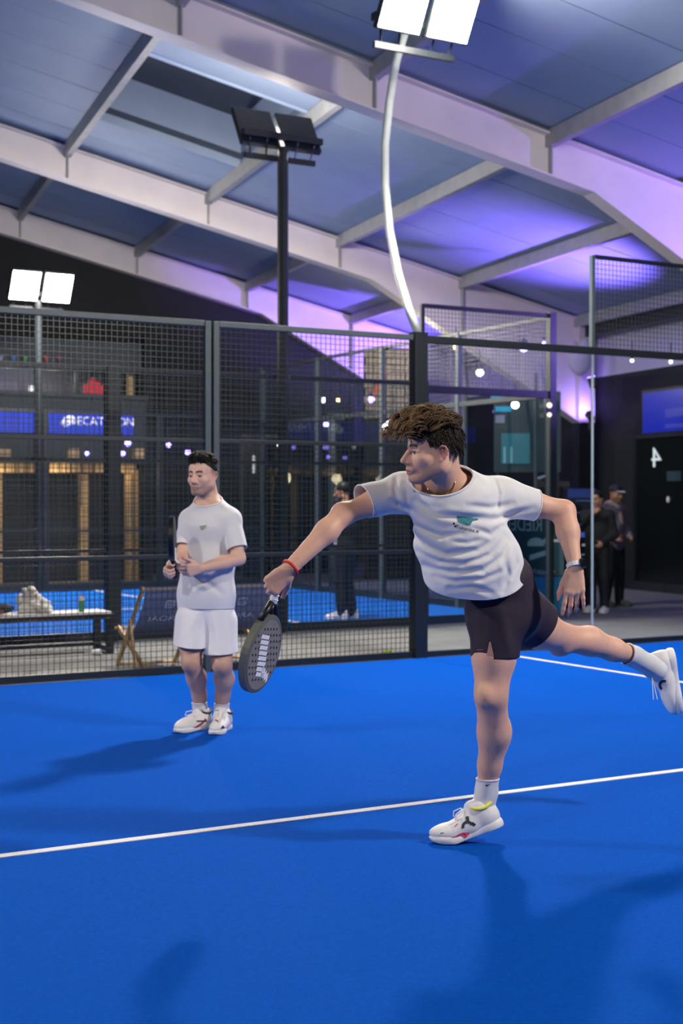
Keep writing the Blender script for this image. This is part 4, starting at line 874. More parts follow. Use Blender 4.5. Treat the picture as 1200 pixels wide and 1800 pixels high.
# shirt
S_ = [N(797, 885, 5.99), N(808, 945, 6.02), N(829, 992, 6.05), N(868, 1075, 6.1)]; F_ = Field()
for i, (ra, rb) in enumerate((((.175, .118), (.188, .132)), ((.188, .132), (.203, .148)), ((.203, .148), (.20, .155)))): F_.ecap(S_[i], S_[i + 1], WA, ra, rb, .05)
F_.ecap(N(787, 862, 5.98), S_[0], WA, (.125, .088), (.175, .118), .05)
F_.cone(nb, shR, .070, .074, .05); F_.cone(nb + V3((.0, .02, .0)), shL, .072, .076, .05)
F_.cone(shR, N(625, 884, 5.91), .078, .069, .05); F_.cone(shL, N(950, 889, 6.10), .080, .067, .05); F_.cone(nb + V3((-.02, -.01, .05)), nb - V3((0, 0, .1)), .078, .09, .04)
fo = px_folds([([(688, 880), (703, 889), (722, 897)], 5, 0.0109), ([(697, 835), (694, 860), (700, 885)], 4, 0.0078), ([(712, 850), (716, 880), (728, 900)], 4, 0.0070), ([(745, 893), (775, 905), (815, 910), (872, 913)], 6, 0.0109), ([(862, 915), (888, 908), (912, 900), (938, 893)], 5, 0.0109), ([(820, 888), (860, 893), (900, 885)], 5, 0.0062),
               ([(722, 918), (746, 932), (775, 943), (812, 938)], 5, 0.0094), ([(727, 942), (755, 962), (785, 975), (840, 968), (880, 938)], 6, 0.0109), ([(734, 968), (770, 987), (815, 992), (862, 975), (889, 942)], 5, 0.0101), ([(745, 995), (790, 1005), (850, 1003), (885, 975), (893, 950)], 6, 0.0109), ([(765, 1012), (800, 1022), (845, 1018), (880, 1005)], 5, 0.0094), ([(790, 1034), (830, 1032), (862, 1042)], 5, 0.0094), ([(888, 985), (893, 1010), (884, 1040)], 5, 0.0094), ([(905, 965), (908, 990), (900, 1015)], 4, 0.0070), ([(835, 930), (862, 940), (880, 925)], 5, 0.0078), ([(730, 880), (752, 890), (780, 893)], 5, 0.0062), ([(790, 950), (820, 955), (850, 948)], 4, 0.0055), ([(868, 838), (876, 865), (874, 900)], 3, 0.0047)], gnoise(11, 30, .0035, (1, 1, 1.4)), 6.06)
a_, b_, c_ = N(746, 1016, 6.06), N(918, 985, 6.12), N(852, 1057, 5.92); hem = plane3(a_, b_, c_, (0, 0, -1))
cn = N(781, 850, 5.93); cnn = nrm(V3((-.16, -.62, .77)))
teeA = garment('t_shirt', F_, .0055, [((a_ + b_ + c_) / 3, hem, S_[3], .40), (N(639, 879, 5.93), N(600, 897, 5.88) - N(660, 872, 5.96), N(625, 884, 5.91), .14), (N(942, 887, 6.09), N(990, 896, 6.12) - N(930, 885, 6.08), N(960, 890, 6.1), .12), (cn, cnn, cn + cnn * .06, .125)], m_tee, pA, fo, .0035)
bvT = bvh_of(teeA)
# collar rib: tube along the neckline edge
def rim(o, centre, r, rad, name, m, parent, n=40):
    bm = bmesh.new(); bm.from_mesh(o.data); C = Vector(centre)
    es = [e for e in bm.edges if e.is_boundary and (e.verts[0].co - C).length < r]
    nxt = {}
    for e in es:
        a, b = e.verts; nxt.setdefault(a, []).append(b); nxt.setdefault(b, []).append(a)
    if not nxt: bm.free(); return
    best = []; seen = set()
    for s0 in nxt:
        if s0 in seen: continue
        loop = [s0]; seen.add(s0); cur = s0
        while True:
            c2 = [x for x in nxt[cur] if x not in seen]
            if not c2: break
            cur = c2[0]; seen.add(cur); loop.append(cur)
        if len(loop) > len(best): best = loop
    pts = [v.co.copy() for v in best]; bm.free()
    st = max(1, len(pts) // n); pts = pts[::st]
    for _ in range(3): pts = [(pts[i - 1] + pts[i] * 2 + pts[(i + 1) % len(pts)]) / 4 for i in range(len(pts))]
    pts.append(pts[0]); return MB().tube(pts, rad, 6).build(name, m, parent, smooth=True)
rim(teeA, cn, .16, .0055, 'collar', m_tee, teeA)
rim(teeA, N(639, 879, 5.93), .10, .0035, 'sleeve_hem', m_tee, teeA); rim(teeA, N(942, 887, 6.09), .10, .0035, 'sleeve_hem', m_tee, teeA)
# chest print
m_teal2 = mat('print_teal', srgb(40, 120, 128), .7, noise=.3, nscale=160); m_ink = mat('print_black', srgb(22, 22, 28), .7)
def print_on(o_bvh, px, py, right, nm, build, m, parent, off=.0022):
    p, n = cam_hit(o_bvh, px, py)
    if p is None: return None
    nn = (Vector((0, 0, HC)) - p).normalized(); Mx = frame(p, right, Vector((0, 0, 1))); z = Mx.col[2].xyz
    me = build(Mx); return decal(nm, me, o_bvh, m, parent, nn, off)
print_on(bvT, 822, 915, Vector((1, 0, -.10)), 'chest_print', lambda M: poly_mesh([[(-.048, .014), (.044, .012), (.040, .006), (.020, .0), (.012, -.018), (-.005, -.018), (-.040, -.008)]], M), m_teal2, teeA)
def txt_me(t, size, sx=1): 
    def f(M): me = text_mesh(t, size, 0); me.transform(M @ Matrix.Diagonal((sx, 1, 1, 1))); return me
    return f
print_on(bvT, 821, 930, Vector((1, 0, -.22)), 'chest_lettering', txt_me('Tokenize.it', .021, 1.05), m_ink, teeA)
print_on(bvT, 799, 923, Vector((1, 0, -.5)), 'chest_mark', lambda M: poly_mesh([[(.0045 * math.cos(k * .785) + ox, .0045 * math.sin(k * .785) + oy) for k in range(8)] for ox, oy in ((-.006, .004), (.004, -.004))], M), m_ink, teeA)
# shorts
m_aub = mat('aubergine_shorts', srgb(34, 20, 38), .75, noise=.15, nscale=30, bump=.2, bscale=300)
Q = Field(); Q.ecap(N(876, 1022, 6.09), N(887, 1080, 6.13), WA, (.155, .13), (.168, .135), .05); Q.cone(N(872, 1080, 6.08), N(867, 1185, 6.06), .112, .102, .04); Q.cone(N(910, 1072, 6.2), N(968, 1119, 6.40), .120, .120, .04)
hemF = N(866, 1154, 6.06); hemB = N(941, 1104, 6.31); dth = nrm(kneeR - hipR)
shA = garment('shorts', Q, .007, [(hemF, nrm(V3((-.02, .02, -1))), N(866, 1190, 6.06), .30), (hemB, nrm(V3((.68, .42, -.52))), N(968, 1121, 6.40), .30)], m_aub, pA, folds([(N(880, 1075, 5.98), N(895, 1150, 5.98), .02, .012), (N(905, 1040, 6.05), N(935, 1090, 6.12), .02, .012), (N(850, 1060, 5.97), N(845, 1120, 5.97), .02, -.008)], gnoise(21, 22, .004)), .004)
bvS = bvh_of(shA)
print_on(bvS, 844, 1142, Vector((1, 0, -.1)), 'hem_mark', lambda M: poly_mesh([[(-.014, 0), (.014, .003), (.014, -.001), (-.014, -.005)]], M), mat('mark_pink', srgb(120, 60, 110), .7), shA)
print_on(bvS, 861, 1141, Vector((1, 0, 0)), 'side_slit', lambda M: poly_mesh([[(-.003, .030), (.003, .030), (.016, -.028), (-.014, -.028)]], M), mat('slit_skin', srgb(186, 138, 118), .6), shA)
# socks
K1 = Field(); K1.chain([N(859, 1355, 6.185), N(855, 1392, 6.205), N(846, 1432, 6.205)], [.052, .0475, .053], .02); so1 = garment('sock', K1, .005, [(N(857, 1370, 6.19), (0, 0, 1), N(859, 1350, 6.18), .14)], m_sock, pA, gnoise(31, 60, .0015), .003)
rim(so1, N(857, 1370, 6.19), .1, .004, 'sock_cuff', m_sock, so1)
K2 = Field(); K2.chain([N(1090, 1145, 6.65), N(1115, 1155, 6.69), N(1152, 1176, 6.72)], [.053, .0485, .055], .02); so2 = garment('sock', K2, .005, [(N(1102, 1150, 6.67), -wd, N(1085, 1144, 6.64), .14)], m_sock, pA, gnoise(32, 60, .0015), .003)
rim(so2, N(1102, 1150, 6.67), .1, .004, 'sock_cuff', m_sock, so2)
swoosh = [[(-.013, .001), (-.009, -.004), (-.003, -.0035), (.015, .005), (-.003, .0005), (-.009, .003)]]
print_on(bvh_of(so1), 858, 1381, Vector((1, 0, .1)), 'sock_mark', lambda M: poly_mesh(swoosh, M), m_ink, so1, .003)
print_on(bvh_of(so2), 1106, 1160, Vector((.3, 0, -1)), 'sock_mark', lambda M: poly_mesh([[(x * 1.3, y * 1.3) for x, y in swoosh[0]]], M), m_ink, so2, .003)
# shoes
def bvh_shoe(s_): return BVHTree.FromPolygons([v.co.copy() for o_ in (s_, s_.children[0]) for v in o_.data.vertices], [tuple(i_ + k_ for i_ in p.vertices) for o_, k_ in ((s_, 0), (s_.children[0], len(s_.data.vertices))) for p in o_.data.polygons])
m_yel = mat('lining_yellow', srgb(222, 222, 96), .7); m_pink = mat('patch_pink', srgb(212, 70, 112), .6); m_grn = mat('logo_dark_green', srgb(26, 50, 48), .6)
def shoe_M(org, x, y): return frame(org, x, y)
pit = math.radians(19); xs = V3((-math.cos(pit), -.06, -math.sin(pit))); ball = V3(at(799, 1487, 6.18)); ball[2] = .014
s1, M1 = shoe(pA, frame(ball - nrm(xs) * .21 * 1.06, xs, (-.06, -1, 0)), 1.06, math.tan(pit), .21, lining=m_yel)
bs1 = bvh_shoe(s1)
arc = [[(.026 * math.cos(a) * f, .026 * math.sin(a) * f) for a, f in [(math.pi * (1.05 - 1.0 * i / 10), 1.0) for i in range(11)] + [(math.pi * (.05 + 1.0 * i / 10), .55) for i in range(11)]]]
print_on(bs1, 822, 1454, Vector((1, 0, .2)), 'side_logo', lambda M: poly_mesh(arc + [[(-.002, .018), (.012, .020), (.013, .044), (.000, .044)], [(.016, .010), (.026, -.006), (.038, .002), (.026, .016)]], M), m_grn, s1)
print_on(bs1, 806, 1473, Vector((1, 0, .12)), 'side_patch', lambda M: poly_mesh([[(-.052, -.012), (-.030, .004), (-.012, .006), (.0, .012), (.020, .018), (.044, .016), (.050, .008), (.030, -.006), (.0, -.014), (-.030, -.016)]], M), m_pink, s1)
print_on(bs1, 777, 1466, Vector((1, 0, .1)), 'toe_mark', lambda M: poly_mesh([[(-.008, -.002), (.008, 0), (.008, .004), (-.007, .003)]], M), mat('mark_mauve', srgb(150, 90, 110), .7), s1)
print_on(bs1, 802, 1452, Vector((1, 0, .8)), 'eyelet_mark', lambda M: poly_mesh([[(-.01, -.002), (.01, 0), (.009, .005), (-.008, .002)]], M), m_pink, s1)
xr = V3((.15, .05, -.985)); org = V3(at(1183, 1141, 6.74))
s2, M2 = shoe(pA, frame(org, xr, (0, -1, -.05)), 1.04, 0, .21, lining=m_yel, loops=False)
bs2 = bvh_shoe(s2)
print_on(bs2, 1167, 1205, Vector((.6, 0, .8)), 'side_logo', lambda M: poly_mesh(arc, M), m_grn, s2); print_on(bs2, 1189, 1188, Vector((.2, 0, -1)), 'heel_mark', lambda M: poly_mesh([[(-.022, -.006), (.02, -.004), (.014, .008), (-.016, .006)]], M), m_grn, s2)
for k_ in range(2):
    MB().tube([at(1146, 1192, 6.66), at(1147 + k_ * 3, 1205, 6.66), at(1148.5 + k_ * 7, 1230, 6.66)], .0022, 5).build('loose_lace', MATS['lace_white'], s2)
# hair
HC0, HC1 = srgb(36, 26, 18), srgb(138, 106, 68)
hair_cap(hA, 'hair', pA, srgb(30, 22, 15), [((-.020, 0, .043), (.102, .081, .086)), ((.02, 0, .105), (.085, .066, .040)), ((.075, 0, .105), (.055, .050, .030))], [((.060, 0, .040), (.42, 0, -.90)), ((.090, 0, .066), (.25, 0, -.97))], gnoise(41, 130, .0035))
def rootA(g):
    a = g.uniform(-1, 1); x = g.uniform(-.09, .075); y = g.uniform(-.062, .062); z = .038 + .086 * math.sqrt(max(.05, 1 - ((x + .018) / .105) ** 2 - (y / .080) ** 2)); return V3((x, y, z))
def flowA(g, r):
    L = g.uniform(.45, 1.05); lift = .026 + .030 * g.random() - .10 * max(0, -r[0] - .02); f = V3((1, g.normal() * .22 + r[1] * 1.5, 0)); u = V3((0, 0, 1)); b = (r - V3((-.018, 0, .03))); b = b / np.linalg.norm(b)
    return [r - b * .008, r + b * lift * .7 + f * .012 * L, r + b * lift + f * .040 * L, r + b * lift * .95 + f * .070 * L - u * .004, r + b * lift * .55 + f * .096 * L - u * (.012 + .012 * g.random())]
hair_locks(hA, pA, 330, 5, rootA, flowA, .0019, HC0, HC1)
def rootB(g):
    t = g.uniform(0, 1); y = g.choice([-1, 1]); x = g.uniform(-.10, .045); z = g.uniform(.035, .10) if x > -.05 else g.uniform(.0, .09); yy = .079 * math.sqrt(max(.03, 1 - ((x + .02) / .102) ** 2 - ((z - .043) / .086) ** 2)); return V3((x, y * yy, z))
hair_locks(hA, pA, 300, 6, rootB, lambda g, r: [r, r + nrm((r[0] + .02, r[1] * 1.4, r[2] - .02)) * .006 + V3((-.004, 0, -.004)), r + nrm((r[0] + .02, r[1] * 1.4, 0)) * .006 + V3((-.012, 0, -.018 - .012 * g.random()))], .0014, srgb(34, 25, 18), srgb(60, 45, 32), 'hair_sides', 6, .005)
# necklace
pts = [];
for px, py in ((799, 846), (796, 856), (791, 865), (784, 870), (776, 869.5), (768, 866.5), (761, 866), (756, 863), (751, 858)):
    p, n = cam_hit(bvA, px, py)
    if p is not None: pts.append(p + n * .002)
MB().tube(pts, .0022, 6).build('necklace', mat('gold', srgb(214, 180, 110), .25, 1.0), pA, smooth=True)
# watch and bracelet
def ring(c, ax, r0, r1, w, n=28, ell=1.0, side=None):
    ax = nrm(ax); s_ = nrm(V3(side) - ax * (V3(side) @ ax)); t_ = np.cross(ax, s_); V_, F__ = [], []
    for i in range(n):
        a = 6.2832 * i / n; dv = s_ * math.cos(a) + t_ * math.sin(a) * ell
        for r, h_ in ((r0, -w), (r1, -w * .9), (r1, w * .9), (r0, w)): V_.append(V3(c) + dv * r + ax * h_)
    for i in range(n):
        for j in range(4): F__.append((i * 4 + j, i * 4 + (j + 1) % 4, ((i + 1) % n) * 4 + (j + 1) % 4, ((i + 1) % n) * 4 + j))
    return MB().add(V_, F__)
fd = nrm(wrL - fmL); wc = wrL + fd * .002
wt = ring(wc, fd, .030, .0365, .0105, side=(1, -.5, 0)).build('wrist_watch', mat('watch_strap_white', (.78, .78, .80), .5), pA, smooth=False)
wn = nrm(V3((.78, -.62, 0)) - fd * (V3((.78, -.62, 0)) @ fd)); Rw = Matrix((Vector(np.cross(wn, fd)), Vector(fd), Vector(wn))).transposed()
MB().lathe([(.021, 0), (.0225, .003), (.0225, .010), (.0205, .0125)], wc + wn * .033, 24, Rw).build('watch_case', mat('watch_case_black', srgb(20, 22, 24), .3), wt)
MB().lathe([(.0175, 0), (.0175, .0012)], wc + wn * .0455, 24, Rw).build('watch_dial', mat('watch_dial_black', srgb(6, 7, 8), .08), wt)
fr_ = nrm(wrR - fmR); ring(wrR - fr_ * .004, fr_, .034, .0395, .006, side=(1, 0, 0), ell=1.05).build('bracelet', mat('red_band', srgb(196, 34, 40), .6), pA, smooth=True)
# ---------------------------------------------------------------- rackets
def racket(name, butt, ax, nr, label, face_m, edge_m, grip_m, s=1.0, bars=True):
    ax = nrm(ax); nr = nrm(V3(nr) - ax * (V3(nr) @ ax)); sd = np.cross(nr, ax); root = world_root(name, Vector(butt), label, 'racket')
    P = lambda a, c, n_=0.0: Vector(V3(butt) + (ax * a + sd * c + nr * n_) * s)
    out = [];
    for i in range(40):
        a = 6.2832 * i / 40; r_ = .130; x = .312 + .150 * math.cos(a); y = .130 * math.sin(a) * (1 - .10 * max(0, -math.cos(a))); out.append((x, y))
    def ringm(f0, f1, t0, t1): 
        mb = MB(); n = len(out); V_ = []
        for (x, y) in out:
            for f, t in ((f1, t0), (f1, -t0), (f0, -t1), (f0, t1)): V_.append(P(.312 + (x - .312) * f, y * f, t))
        return mb.add(V_, [(i * 4 + j, i * 4 + (j + 1) % 4, ((i + 1) % n) * 4 + (j + 1) % 4, ((i + 1) % n) * 4 + j) for i in range(n) for j in range(4)])
    ringm(.90, 1.0, .014, .019).build('frame', edge_m, root, smooth=False)
    for t in (1, -1):
        fc = MB().add([P(.312 + (x - .312) * .91, y * .91, t * .018) for x, y in out], [tuple(range(40))]).build('face', face_m, root)
        hl = MB()
        for i in range(-4, 5):
            for j in range(-4, 5):
                x, y = i * .024, j * .024 + (i % 2) * .012
                if (x / .125) ** 2 + (y / .105) ** 2 < 1: hl.add([P(.312 + x + .0055 * math.cos(k * .7854), y + .0055 * math.sin(k * .7854), t * .0185) for k in range(8)], [tuple(range(8))])
        h_ = hl.build('drilled_holes', m_dark, fc); h_['kind'] = 'stuff'
        if bars and t == 1:
            for k in range(8):
                x0 = .235 + k * .0205; MB().add([P(x0, -.060 + k * .004, .0192), P(x0 + .015, -.064 + k * .004, .0192), P(x0 + .021, .000 + k * .004, .0192), P(x0 + .006, .004 + k * .004, .0192)], [(0, 1, 2, 3)]).build('printed_bar', m_white, fc)
            for k in range(4):
                x0 = .366 + k * .008; MB().add([P(x0, .004 + k * .016, .0192), P(x0 + .034, .008 + k * .016, .0192), P(x0 + .026, .022 + k * .016, .0192), P(x0 - .008, .018 + k * .016, .0192)], [(0, 1, 2, 3)]).build('printed_bar', m_white, fc)
    for c in (-1, 1): MB().tube([P(.118, c * .012), P(.150, c * .034), P(.185, c * .070)], .0125 * s, 8, ref=nr).build('throat_arm', edge_m, root, smooth=True)
    MB().tube([P(.128, 0), P(.165, 0)], .010 * s, 8).build('throat_bridge', edge_m, root, smooth=True)
    g = MB().tube([P(0, 0), P(.004, 0), P(.012, 0), P(.118, 0), P(.124, 0)], [.012 * s, .0175 * s, .0165 * s, .0150 * s, .0120 * s], 10).build('grip', grip_m, root, smooth=True)
    for k in range(6): MB().tube([P(.020 + k * .017 + .003 * math.sin(a), .0163 * math.cos(a), .0163 * math.sin(a)) for a in [6.2832 * i / 12 for i in range(13)]], .0012 * s, 4).build('grip_seam', grip_m, g)
    return root
m_rface = mat('racket_face_grey', srgb(128, 122, 112), .5, noise=.15, nscale=50); m_redge = mat('racket_edge_grey', srgb(96, 98, 90), .45); m_rblk = mat('racket_black', srgb(18, 20, 22), .4)
rkA = racket('padel_racket', G - AX * .030, AX, (.88, -.42, -.25), 'grey padel racket with white lettering bars swung by the hitting player', m_rface, m_redge, m_white, 1.1)
for o in rkA.children:
    if o.name.startswith('throat'): o.data.materials.clear(); o.data.materials.append(m_rblk)
# ---------------------------------------------------------------- standing player
pB = world_root('person', Vector((-.87, 9.15, .012)), 'player in white tee and white shorts standing by the fence', 'person')
Yb = 9.2; fB = nrm((-.40, -.92, 0)); lB = nrm((.92, -.40, 0))
hB = Head(N(355, 836.5, 9.12), (-.40, -.915, -.02), (0, 0, 1), 1.05)
B = Field(); TB = [N(362, 1080, 9.2), N(364, 1010, 9.2), N(366, 935, 9.19), N(367, 897, 9.19)]; nB = N(367, 886, 9.18)
for i, (ra, rb) in enumerate((((.155, .115), (.14, .105)), ((.14, .105), (.165, .115)), ((.165, .115), (.13, .09)))): B.ecap(TB[i], TB[i + 1], lB, ra, rb, .05)
bshR, belR, bwrR = N(333, 914, 9.28), N(320, 980, 9.12), N(303, 994, 8.90); bshL, belL, bwrL = N(404, 914, 9.12), N(420, 982, 9.04), N(353, 999, 8.86)
B.cone(hB.w((-.03, 0, -.055)), nB, .060, .064, .03); B.cone(hB.w((-.045, 0, 0)), nB + V3((.01, .03, 0)), .05, .055, .03); B.cone(nB, bshR, .044, .046, .05); B.cone(nB, bshL, .044, .046, .05); hB.add(B)
B.chain([bshR, (bshR + belR) / 2, belR], [.056, .050, .042], .03).chain([belR, (belR * .6 + bwrR * .4), bwrR], [.043, .044, .029], .02)
B.chain([bshL, (bshL + belL) / 2, belL], [.056, .050, .043], .03).chain([belL, (belL * .6 + bwrL * .4), bwrL], [.043, .045, .030], .02)
bkR, baR, bkL, baL = N(336, 1165, 9.08), N(351, 1243, 9.27), N(390, 1168, 9.06), N(389, 1245, 9.25)
B.chain([N(342, 1085, 9.2), N(336, 1130, 9.13), bkR], [.098, .080, .062], .03).chain([bkR, N(345, 1192, 9.17), N(350, 1222, 9.24), baR], [.059, .063, .046, .040], .03); B.ell(bkR + V3((-.02, -.035, 0)), (.03, .03, .04), k=.03)
B.chain([N(386, 1088, 9.2), N(388, 1135, 9.12), bkL], [.098, .080, .062], .03).chain([bkL, N(394, 1194, 9.15), N(391, 1224, 9.22), baL], [.059, .063, .046, .040], .03); B.ell(bkL + V3((-.012, -.038, 0)), (.03, .03, .04), k=.03)
B.cone(baR, N(352, 1270, 9.25), .041, .043, .02); B.cone(baL, N(387, 1272, 9.2), .041, .043, .02)
dL = nrm(bwrL - belL) * .7 + V3((-.3, -.25, 0)); hand(B, bwrL, dL, (0, -.25, 1), (.25, -1, 0), 1.04, fingers=((30, 45, 30), (42, 55, 35), (48, 58, 38), (52, 60, 40)), thumb=(.75, .55, -.2), spread=.6)
hand(B, bwrR, (-.25, -.55, -.30), (.1, -.3, .95), (-1, -.3, 0), 1.02, fingers=((62, 82, 50), (66, 85, 50), (68, 86, 50), (70, 86, 50)), thumb=(.6, .5, -.6), spread=.3)
def colB(P):
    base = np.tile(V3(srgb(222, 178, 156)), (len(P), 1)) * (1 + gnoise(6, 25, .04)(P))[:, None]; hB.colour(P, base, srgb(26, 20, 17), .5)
    w_ = np.exp(-(np.minimum(np.linalg.norm(P - bkR, axis=1), np.linalg.norm(P - bkL, axis=1)) / .08) ** 2)[:, None] * .25; base[:] = base * (1 - w_) + V3(srgb(180, 118, 98)) * w_
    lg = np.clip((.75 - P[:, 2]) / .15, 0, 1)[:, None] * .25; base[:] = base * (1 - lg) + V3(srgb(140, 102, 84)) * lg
    return base
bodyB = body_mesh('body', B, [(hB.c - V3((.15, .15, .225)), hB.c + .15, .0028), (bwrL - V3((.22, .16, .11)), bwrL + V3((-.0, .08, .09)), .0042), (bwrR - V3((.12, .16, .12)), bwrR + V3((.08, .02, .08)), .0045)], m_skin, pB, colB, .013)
TS = Field(); SB = [N(366, 925, 9.19), N(364, 985, 9.2), N(362, 1045, 9.2), N(361, 1100, 9.2)]
for i, (ra, rb) in enumerate((((.178, .125), (.178, .135)), ((.178, .135), (.190, .145)), ((.190, .145), (.198, .15)))): TS.ecap(SB[i], SB[i + 1], lB, ra, rb, .05)
TS.ecap(N(367, 898, 9.19), SB[0], lB, (.12, .085), (.178, .125), .05); TS.cone(nB, bshR, .064, .064, .05); TS.cone(nB, bshL, .064, .064, .05); TS.cone(bshL, (bshL * .5 + belL * .5), .060, .054, .06); TS.cone(bshR, (bshR * .5 + belR * .5), .058, .052, .06); TS.cone(nB + V3((-.01, -.02, .05)), nB - V3((0, 0, .1)), .066, .085, .04)
SL = Field(); SL.cone(bshL - V3((.03, 0, 0)), bshL, .055, .064, .03); SL.cone(bshL, belL, .066, .070, .03); SR = Field(); SR.cone(bshR + V3((.03, 0, 0)), bshR, .055, .062, .03); SR.cone(bshR, belR, .064, .064, .03)
fo = folds([(N(395, 925, 8.98), N(370, 985, 9.02), .018, .016), (N(405, 950, 9.0), N(360, 1010, 9.04), .018, -.013), (N(400, 1000, 9.0), N(340, 1040, 9.04), .02, .016), (N(330, 1000, 9.05), N(400, 1050, 9.05), .02, -.013), (N(385, 1010, 9.0), N(405, 1060, 9.05), .016, .013)], gnoise(51, 20, .005, (1, 1, .5)))
teeB = garment_multi('t_shirt', [(TS, [(N(361, 1070, 9.2), (0, -.05, -1), N(361, 1110, 9.2), .40), (N(365, 888, 9.1), nrm((-.15, -.42, .88)), N(364, 880, 9.08), .12)], fo), (SL, [(N(415, 965, 9.06), belL - bshL, belL, .3)], gnoise(52, 30, .003)), (SR, [(N(320, 962, 9.16), belR - bshR, belR, .3)], gnoise(53, 30, .003))], .0075, m_tee, pB)
rim(teeB, N(365, 888, 9.1), .15, .006, 'collar', m_tee, teeB)
bT = bvh_of(teeB); print_on(bT, 356, 927, Vector((1, 0, .05)), 'chest_print', lambda M: poly_mesh([[(-.022, .010), (.028, .014), (.018, .0), (.008, -.012), (-.012, -.016), (-.014, -.004)]], M), mat('print_sage', srgb(150, 165, 140), .7, noise=.25, nscale=200), teeB, .003)
m_wsh = mat('white_shorts', (.78, .765, .79), .8, noise=.02, nscale=30, bump=.15, bscale=300)
fs_ = folds([(N(360, 1085, 9.06), N(366, 1135, 9.02), .016, -.014), (N(345, 1080, 9.05), N(330, 1120, 9.03), .02, .012), (N(375, 1080, 9.05), N(385, 1140, 9.0), .018, .012)], gnoise(61, 18, .004)); QP = []
for hx, hy, kx, ky, cp_, cn_ in ((338, 1092, 333, 1165, N(334, 1132, 9.13), (-.10, .1, -1)), (386, 1095, 389, 1178, N(389, 1146, 9.12), (.05, .05, -1))):
    Q = Field(); Q.ecap(N(361, 1045, 9.2), N(361, 1088, 9.2), lB, (.178, .14), (.185, .145), .05); Q.cone(N(hx, hy, 9.16), N(kx, ky, 9.06), .114, .110, .04); QP.append((Q, [(cp_, nrm(cn_), cp_, .6)], fs_))
shB = garment_multi('shorts', QP, .008, m_wsh, pB)
for (ct, ck, cf, tp) in ((N(349, 1230, 9.25), baR, N(352, 1276, 9.25), N(350, 1236, 9.255)), (N(390, 1228, 9.23), baL, N(386, 1280, 9.18), N(390, 1238, 9.235))):
    K = Field(); K.chain([ct, ck, cf], [.050, .0455, .052], .02); so = garment('sock', K, .0055, [(tp, (0, 0, 1), ct + V3((0, 0, .02)), .12)], m_sock, pB, None, .003); rim(so, tp, .09, .004, 'sock_cuff', m_sock, so)
    print_on(bvh_of(so), 351 if ct[0] < -.9 else 384, 1249, Vector((1, 0, .05)), 'sock_mark', lambda M: poly_mesh([[(-.022, -.002), (.022, -.002), (.022, .002), (-.022, .002)]], M), mat('mark_grey', srgb(110, 104, 104), .8), so, .003)
m_red = mat('shoe_red', srgb(176, 40, 48), .6); m_sdk = mat('shoe_dark_green', srgb(30, 44, 42), .6)
def gshoe(toe, heel, sc): 
    x = V3(toe) - V3(heel); x[2] = 0; x = nrm(x); y = V3((-x[1], x[0], 0)); o = V3(heel); o[2] = .013; return shoe(pB, frame(o, x, y), sc, 0, .21, h=.005, lining=m_sdk)
s3, _ = gshoe(at(301, 1293, 9.06), at(369, 1283, 9.32), 1.05); s4, _ = gshoe(at(371, 1300, 8.95), at(399, 1283, 9.30), 1.05)
b3, b4 = bvh_shoe(s3), bvh_shoe(s4)
print_on(b3, 349, 1274, Vector((1, 0, .12)), 'side_stripe', lambda M: poly_mesh([[(-.072, -.030), (-.02, -.022), (-.02, -.010), (-.072, -.024)], [(-.02, -.022), (.03, .002), (.03, .016), (-.02, -.010)], [(.03, .002), (.056, .028), (.046, .036), (.03, .016)]], M), m_red, s3, .004)
print_on(b3, 354, 1267, Vector((1, 0, .1)), 'side_band', lambda M: poly_mesh([[(-.035, .004), (.035, -.002), (.034, -.012), (-.030, -.006)]], M), m_sdk, s3, .004)
print_on(b4, 391, 1279, Vector((1, 0, .1)), 'side_mark', lambda M: poly_mesh([[(-.014, -.008), (.016, -.008), (.002, .014)]], M), m_sdk, s4, .004)
print_on(b4, 380, 1268, Vector((1, 0, -.6)), 'tongue_mark', lambda M: poly_mesh([[(-.014, .0), (.014, .0), (.012, .008), (-.010, .008)]], M), m_red, s4, .006)
print_on(b4, 390, 1290, Vector((1, 0, .3)), 'sole_mark', lambda M: poly_mesh([[(-.02, -.004), (.02, .004), (.02, .010), (-.016, .004)]], M), m_red, s4, .006)
capB = hair_cap(hB, 'hair', pB, srgb(20, 16, 13), [((-.020, 0, .046), (.101, .0785, .086)), ((.012, 0, .104), (.078, .058, .026)), ((.048, 0, .096), (.036, .050, .024))], [((.070, 0, .080), (.50, 0, -.866))], gnoise(42, 140, .002))
cq = hB.loc(np.array([v.co[:] for v in capB.data.vertices])); cq = cq[cq[:, 2] > .078]
hair_locks(hB, pB, 420, 8, lambda g: cq[g.integers(len(cq))] - V3((0, 0, .004)), lambda g, r: [r, r + V3((-.002, g.normal() * .003, .010)), r + V3((.002, g.normal() * .005, .016)), r + V3((.012, g.normal() * .006, .017))], .0017, srgb(16, 13, 11), srgb(50, 41, 30))
wb = ring(bwrR + nrm(belR - bwrR) * .015, nrm(bwrR - belR), .031, .040, .022, side=(1, 0, 0)).build('wristband', m_white, pB, smooth=True)
rkB = racket('padel_racket', N(307, 1016, 8.93), (.02, -.60, .80), (1, .05, 0), 'black padel racket held upright edge-on by the standing player', m_rblk, m_rblk, m_rblk, 1.0, False)
MB().bx(-.004, .004, -.006, .006, -.04, .04).build('edge_label', m_white, rkB, Vector(N(308.5, 974, 8.64)))
